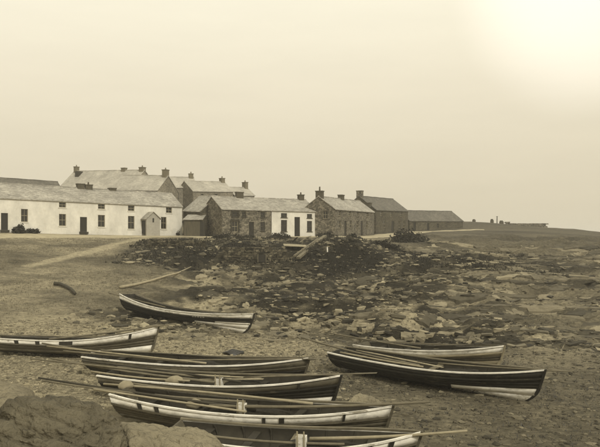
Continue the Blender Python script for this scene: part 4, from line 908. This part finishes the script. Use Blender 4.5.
for k in range(16):                                           # heaps of broken boards either side of the sea wall
    left = k < 7; pxc = 213 if left else 303; x = WX(pxc, 82) + rnd.uniform(-1.5, 1.5) * (1 if left else 1.5); y = rnd.uniform(79.5, 84.5)
    an = rnd.uniform(-.9, .9); ll = rnd.uniform(.8, 1.7); z = h1(x, y) + .15
    plank('board', 'weathered board in the jumble of timber beside the gully' if left else 'weathered board in the jumble of timber around the board platform',
          (x - math.cos(an) * ll / 2, y - math.sin(an) * ll / 2, z), (x + math.cos(an) * ll / 2, y + math.sin(an) * ll / 2, z + rnd.uniform(-.1, .6)), rnd.uniform(.14, .3), .06,
          M[rnd.choice(['plank', 'grey_wood', 'dark_wood', 'pale_wood'])], group='broken boards beside the gully' if left else 'broken boards around the platform')
# old board platform
pf = empty('board_platform', 'pale board platform on short legs above the bank', 'platform', W(297, 245.5, 77.5)); 
for k in range(6): MB().box(-1.45 + .02 * (k % 2), 1.45 - .03 * (k % 3), -.72 + k * .24, -.72 + k * .24 + .22, -.03 + .01 * (k % 2), .03).build('board', M['pale_wood'], pf)
for sx, sy in ((-1.3, -.6), (1.3, -.6), (-1.3, .6), (1.3, .6)): MB().box(sx - .06, sx + .06, sy - .06, sy + .06, -1.1, -.035).build('leg', M['dark_wood'], pf)
pf.rotation_euler = (.12, .05, .1)
# hatch in the sea wall: a solid dark panel stands for its shaded hole
hl = empty('wall_hatch', 'small dark opening with pale frame in the sea wall', 'hatch', W(262, 262, 73.2))
MB().box(-.36, .36, -.02, .03, 0, .75).build('opening', M['door'], hl)
for q1 in ((-.46, -.363, -.06, .05, -.05, .78), (.363, .46, -.06, .05, -.05, .78)): MB().box(*q1).build('jamb', M['plank'], hl)
# spars lying on the slope
def lying(name, label, pxs, r0, r1, m):
    P = []
    for (px_, py_) in pxs:
        Yb = 40
        for _ in range(400):
            if W(px_, py_, Yb).z <= h1(WX(px_, Yb), Yb): break
            Yb += .2
        p = W(px_, py_, Yb); p.z = h1(p.x, p.y) + r0 * 1.2; P.append(p)
    c_ = sum(P, Vector()) / len(P); n_ = len(P)
    o = MB().tube([p - c_ for p in P], [r0 + (r1 - r0) * i / (n_ - 1) for i in range(n_)], 8).build(name, m, None, True, c_)
    return tag(o, label, 'spar', 'spars lying on the shore')
lying('spar', 'long bent pale spar lying on the slope above the farthest boat', [(120, 289), (135, 286.5), (150, 283), (165, 279), (178, 275), (191, 269)], .12, .07, M['pale_wood'])
lying('spar', 'dark crooked driftwood on the left grass slope', [(54, 286), (60, 286.5), (66, 289), (71, 292), (75, 296)], .16, .12, M['dark_wood'])
lying('spar', 'dark spar lying on the shingle in front of the left edge boat', [(12, 370), (30, 375), (52, 380)], .05, .04, M['dark_wood'])

# ------------------------------------------------------------------ skyline of the headland
def sky_pt(px_, Y_): return (WX(px_, Y_), Y_)
stone_wall('headland_wall', 'long low wall along the headland skyline', sky_pt(506, 167), sky_pt(545, 169), h1(*sky_pt(528, 168)) - .1, 1.0, M['stone'], .8, .35)
for px_, wd, hh, lb in ((474, .6, .6, 'lone stone stump on the skyline right of the low barn'), (492, .6, .9, 'left block of the cluster on the headland skyline'), (501.5, .8, .75, 'right block of the cluster on the headland skyline')):
    x, y = sky_pt(px_, 168); z = h1(x, y); o = empty('stone_stump', lb, 'ruin', (x, y, z), 0, 'stumps on the skyline')
    MB().box(-wd / 2, wd / 2, -.4, .4, -.6, hh * .7).build('base', M['stone_d'], o); MB().box(-wd * .4, wd * .3, -.3, .3, hh * .7 + .003, hh).build('top', M['stone_d'], o)
x, y = sky_pt(497, 168); o = empty('post', 'thin upright post between the blocks on the skyline', 'post', (x, y, h1(x, y)))
MB().tube([(0, 0, -.4), (0, 0, .8), (.02, 0, 1.5)], [.12, .11, .09], 8).build('shaft', M['dark_wood'], o); MB().box(-.16, .16, -.1, .1, 1.503, 1.62).build('cap', M['dark_wood'], o)

# ------------------------------------------------------------------ sea air
hz = MB().box(-4200, 4200, -600, 4200, -8, 24).build('haze', None); hz['kind'] = 'stuff'; tag(hz, 'pale sea haze over the whole shore', 'haze')
hm = bpy.data.materials.new('haze_air'); hm.use_nodes = True; t = hm.node_tree; t.nodes.clear()
vo = t.nodes.new('ShaderNodeVolumePrincipled'); om = t.nodes.new('ShaderNodeOutputMaterial'); t.links.new(vo.outputs[0], om.inputs['Volume'])
vo.inputs['Color'].default_value = (0.97, 0.95, 0.90, 1); vo.inputs['Density'].default_value = 0.0007; vo.inputs['Anisotropy'].default_value = 0.2
hz.data.materials.append(hm)
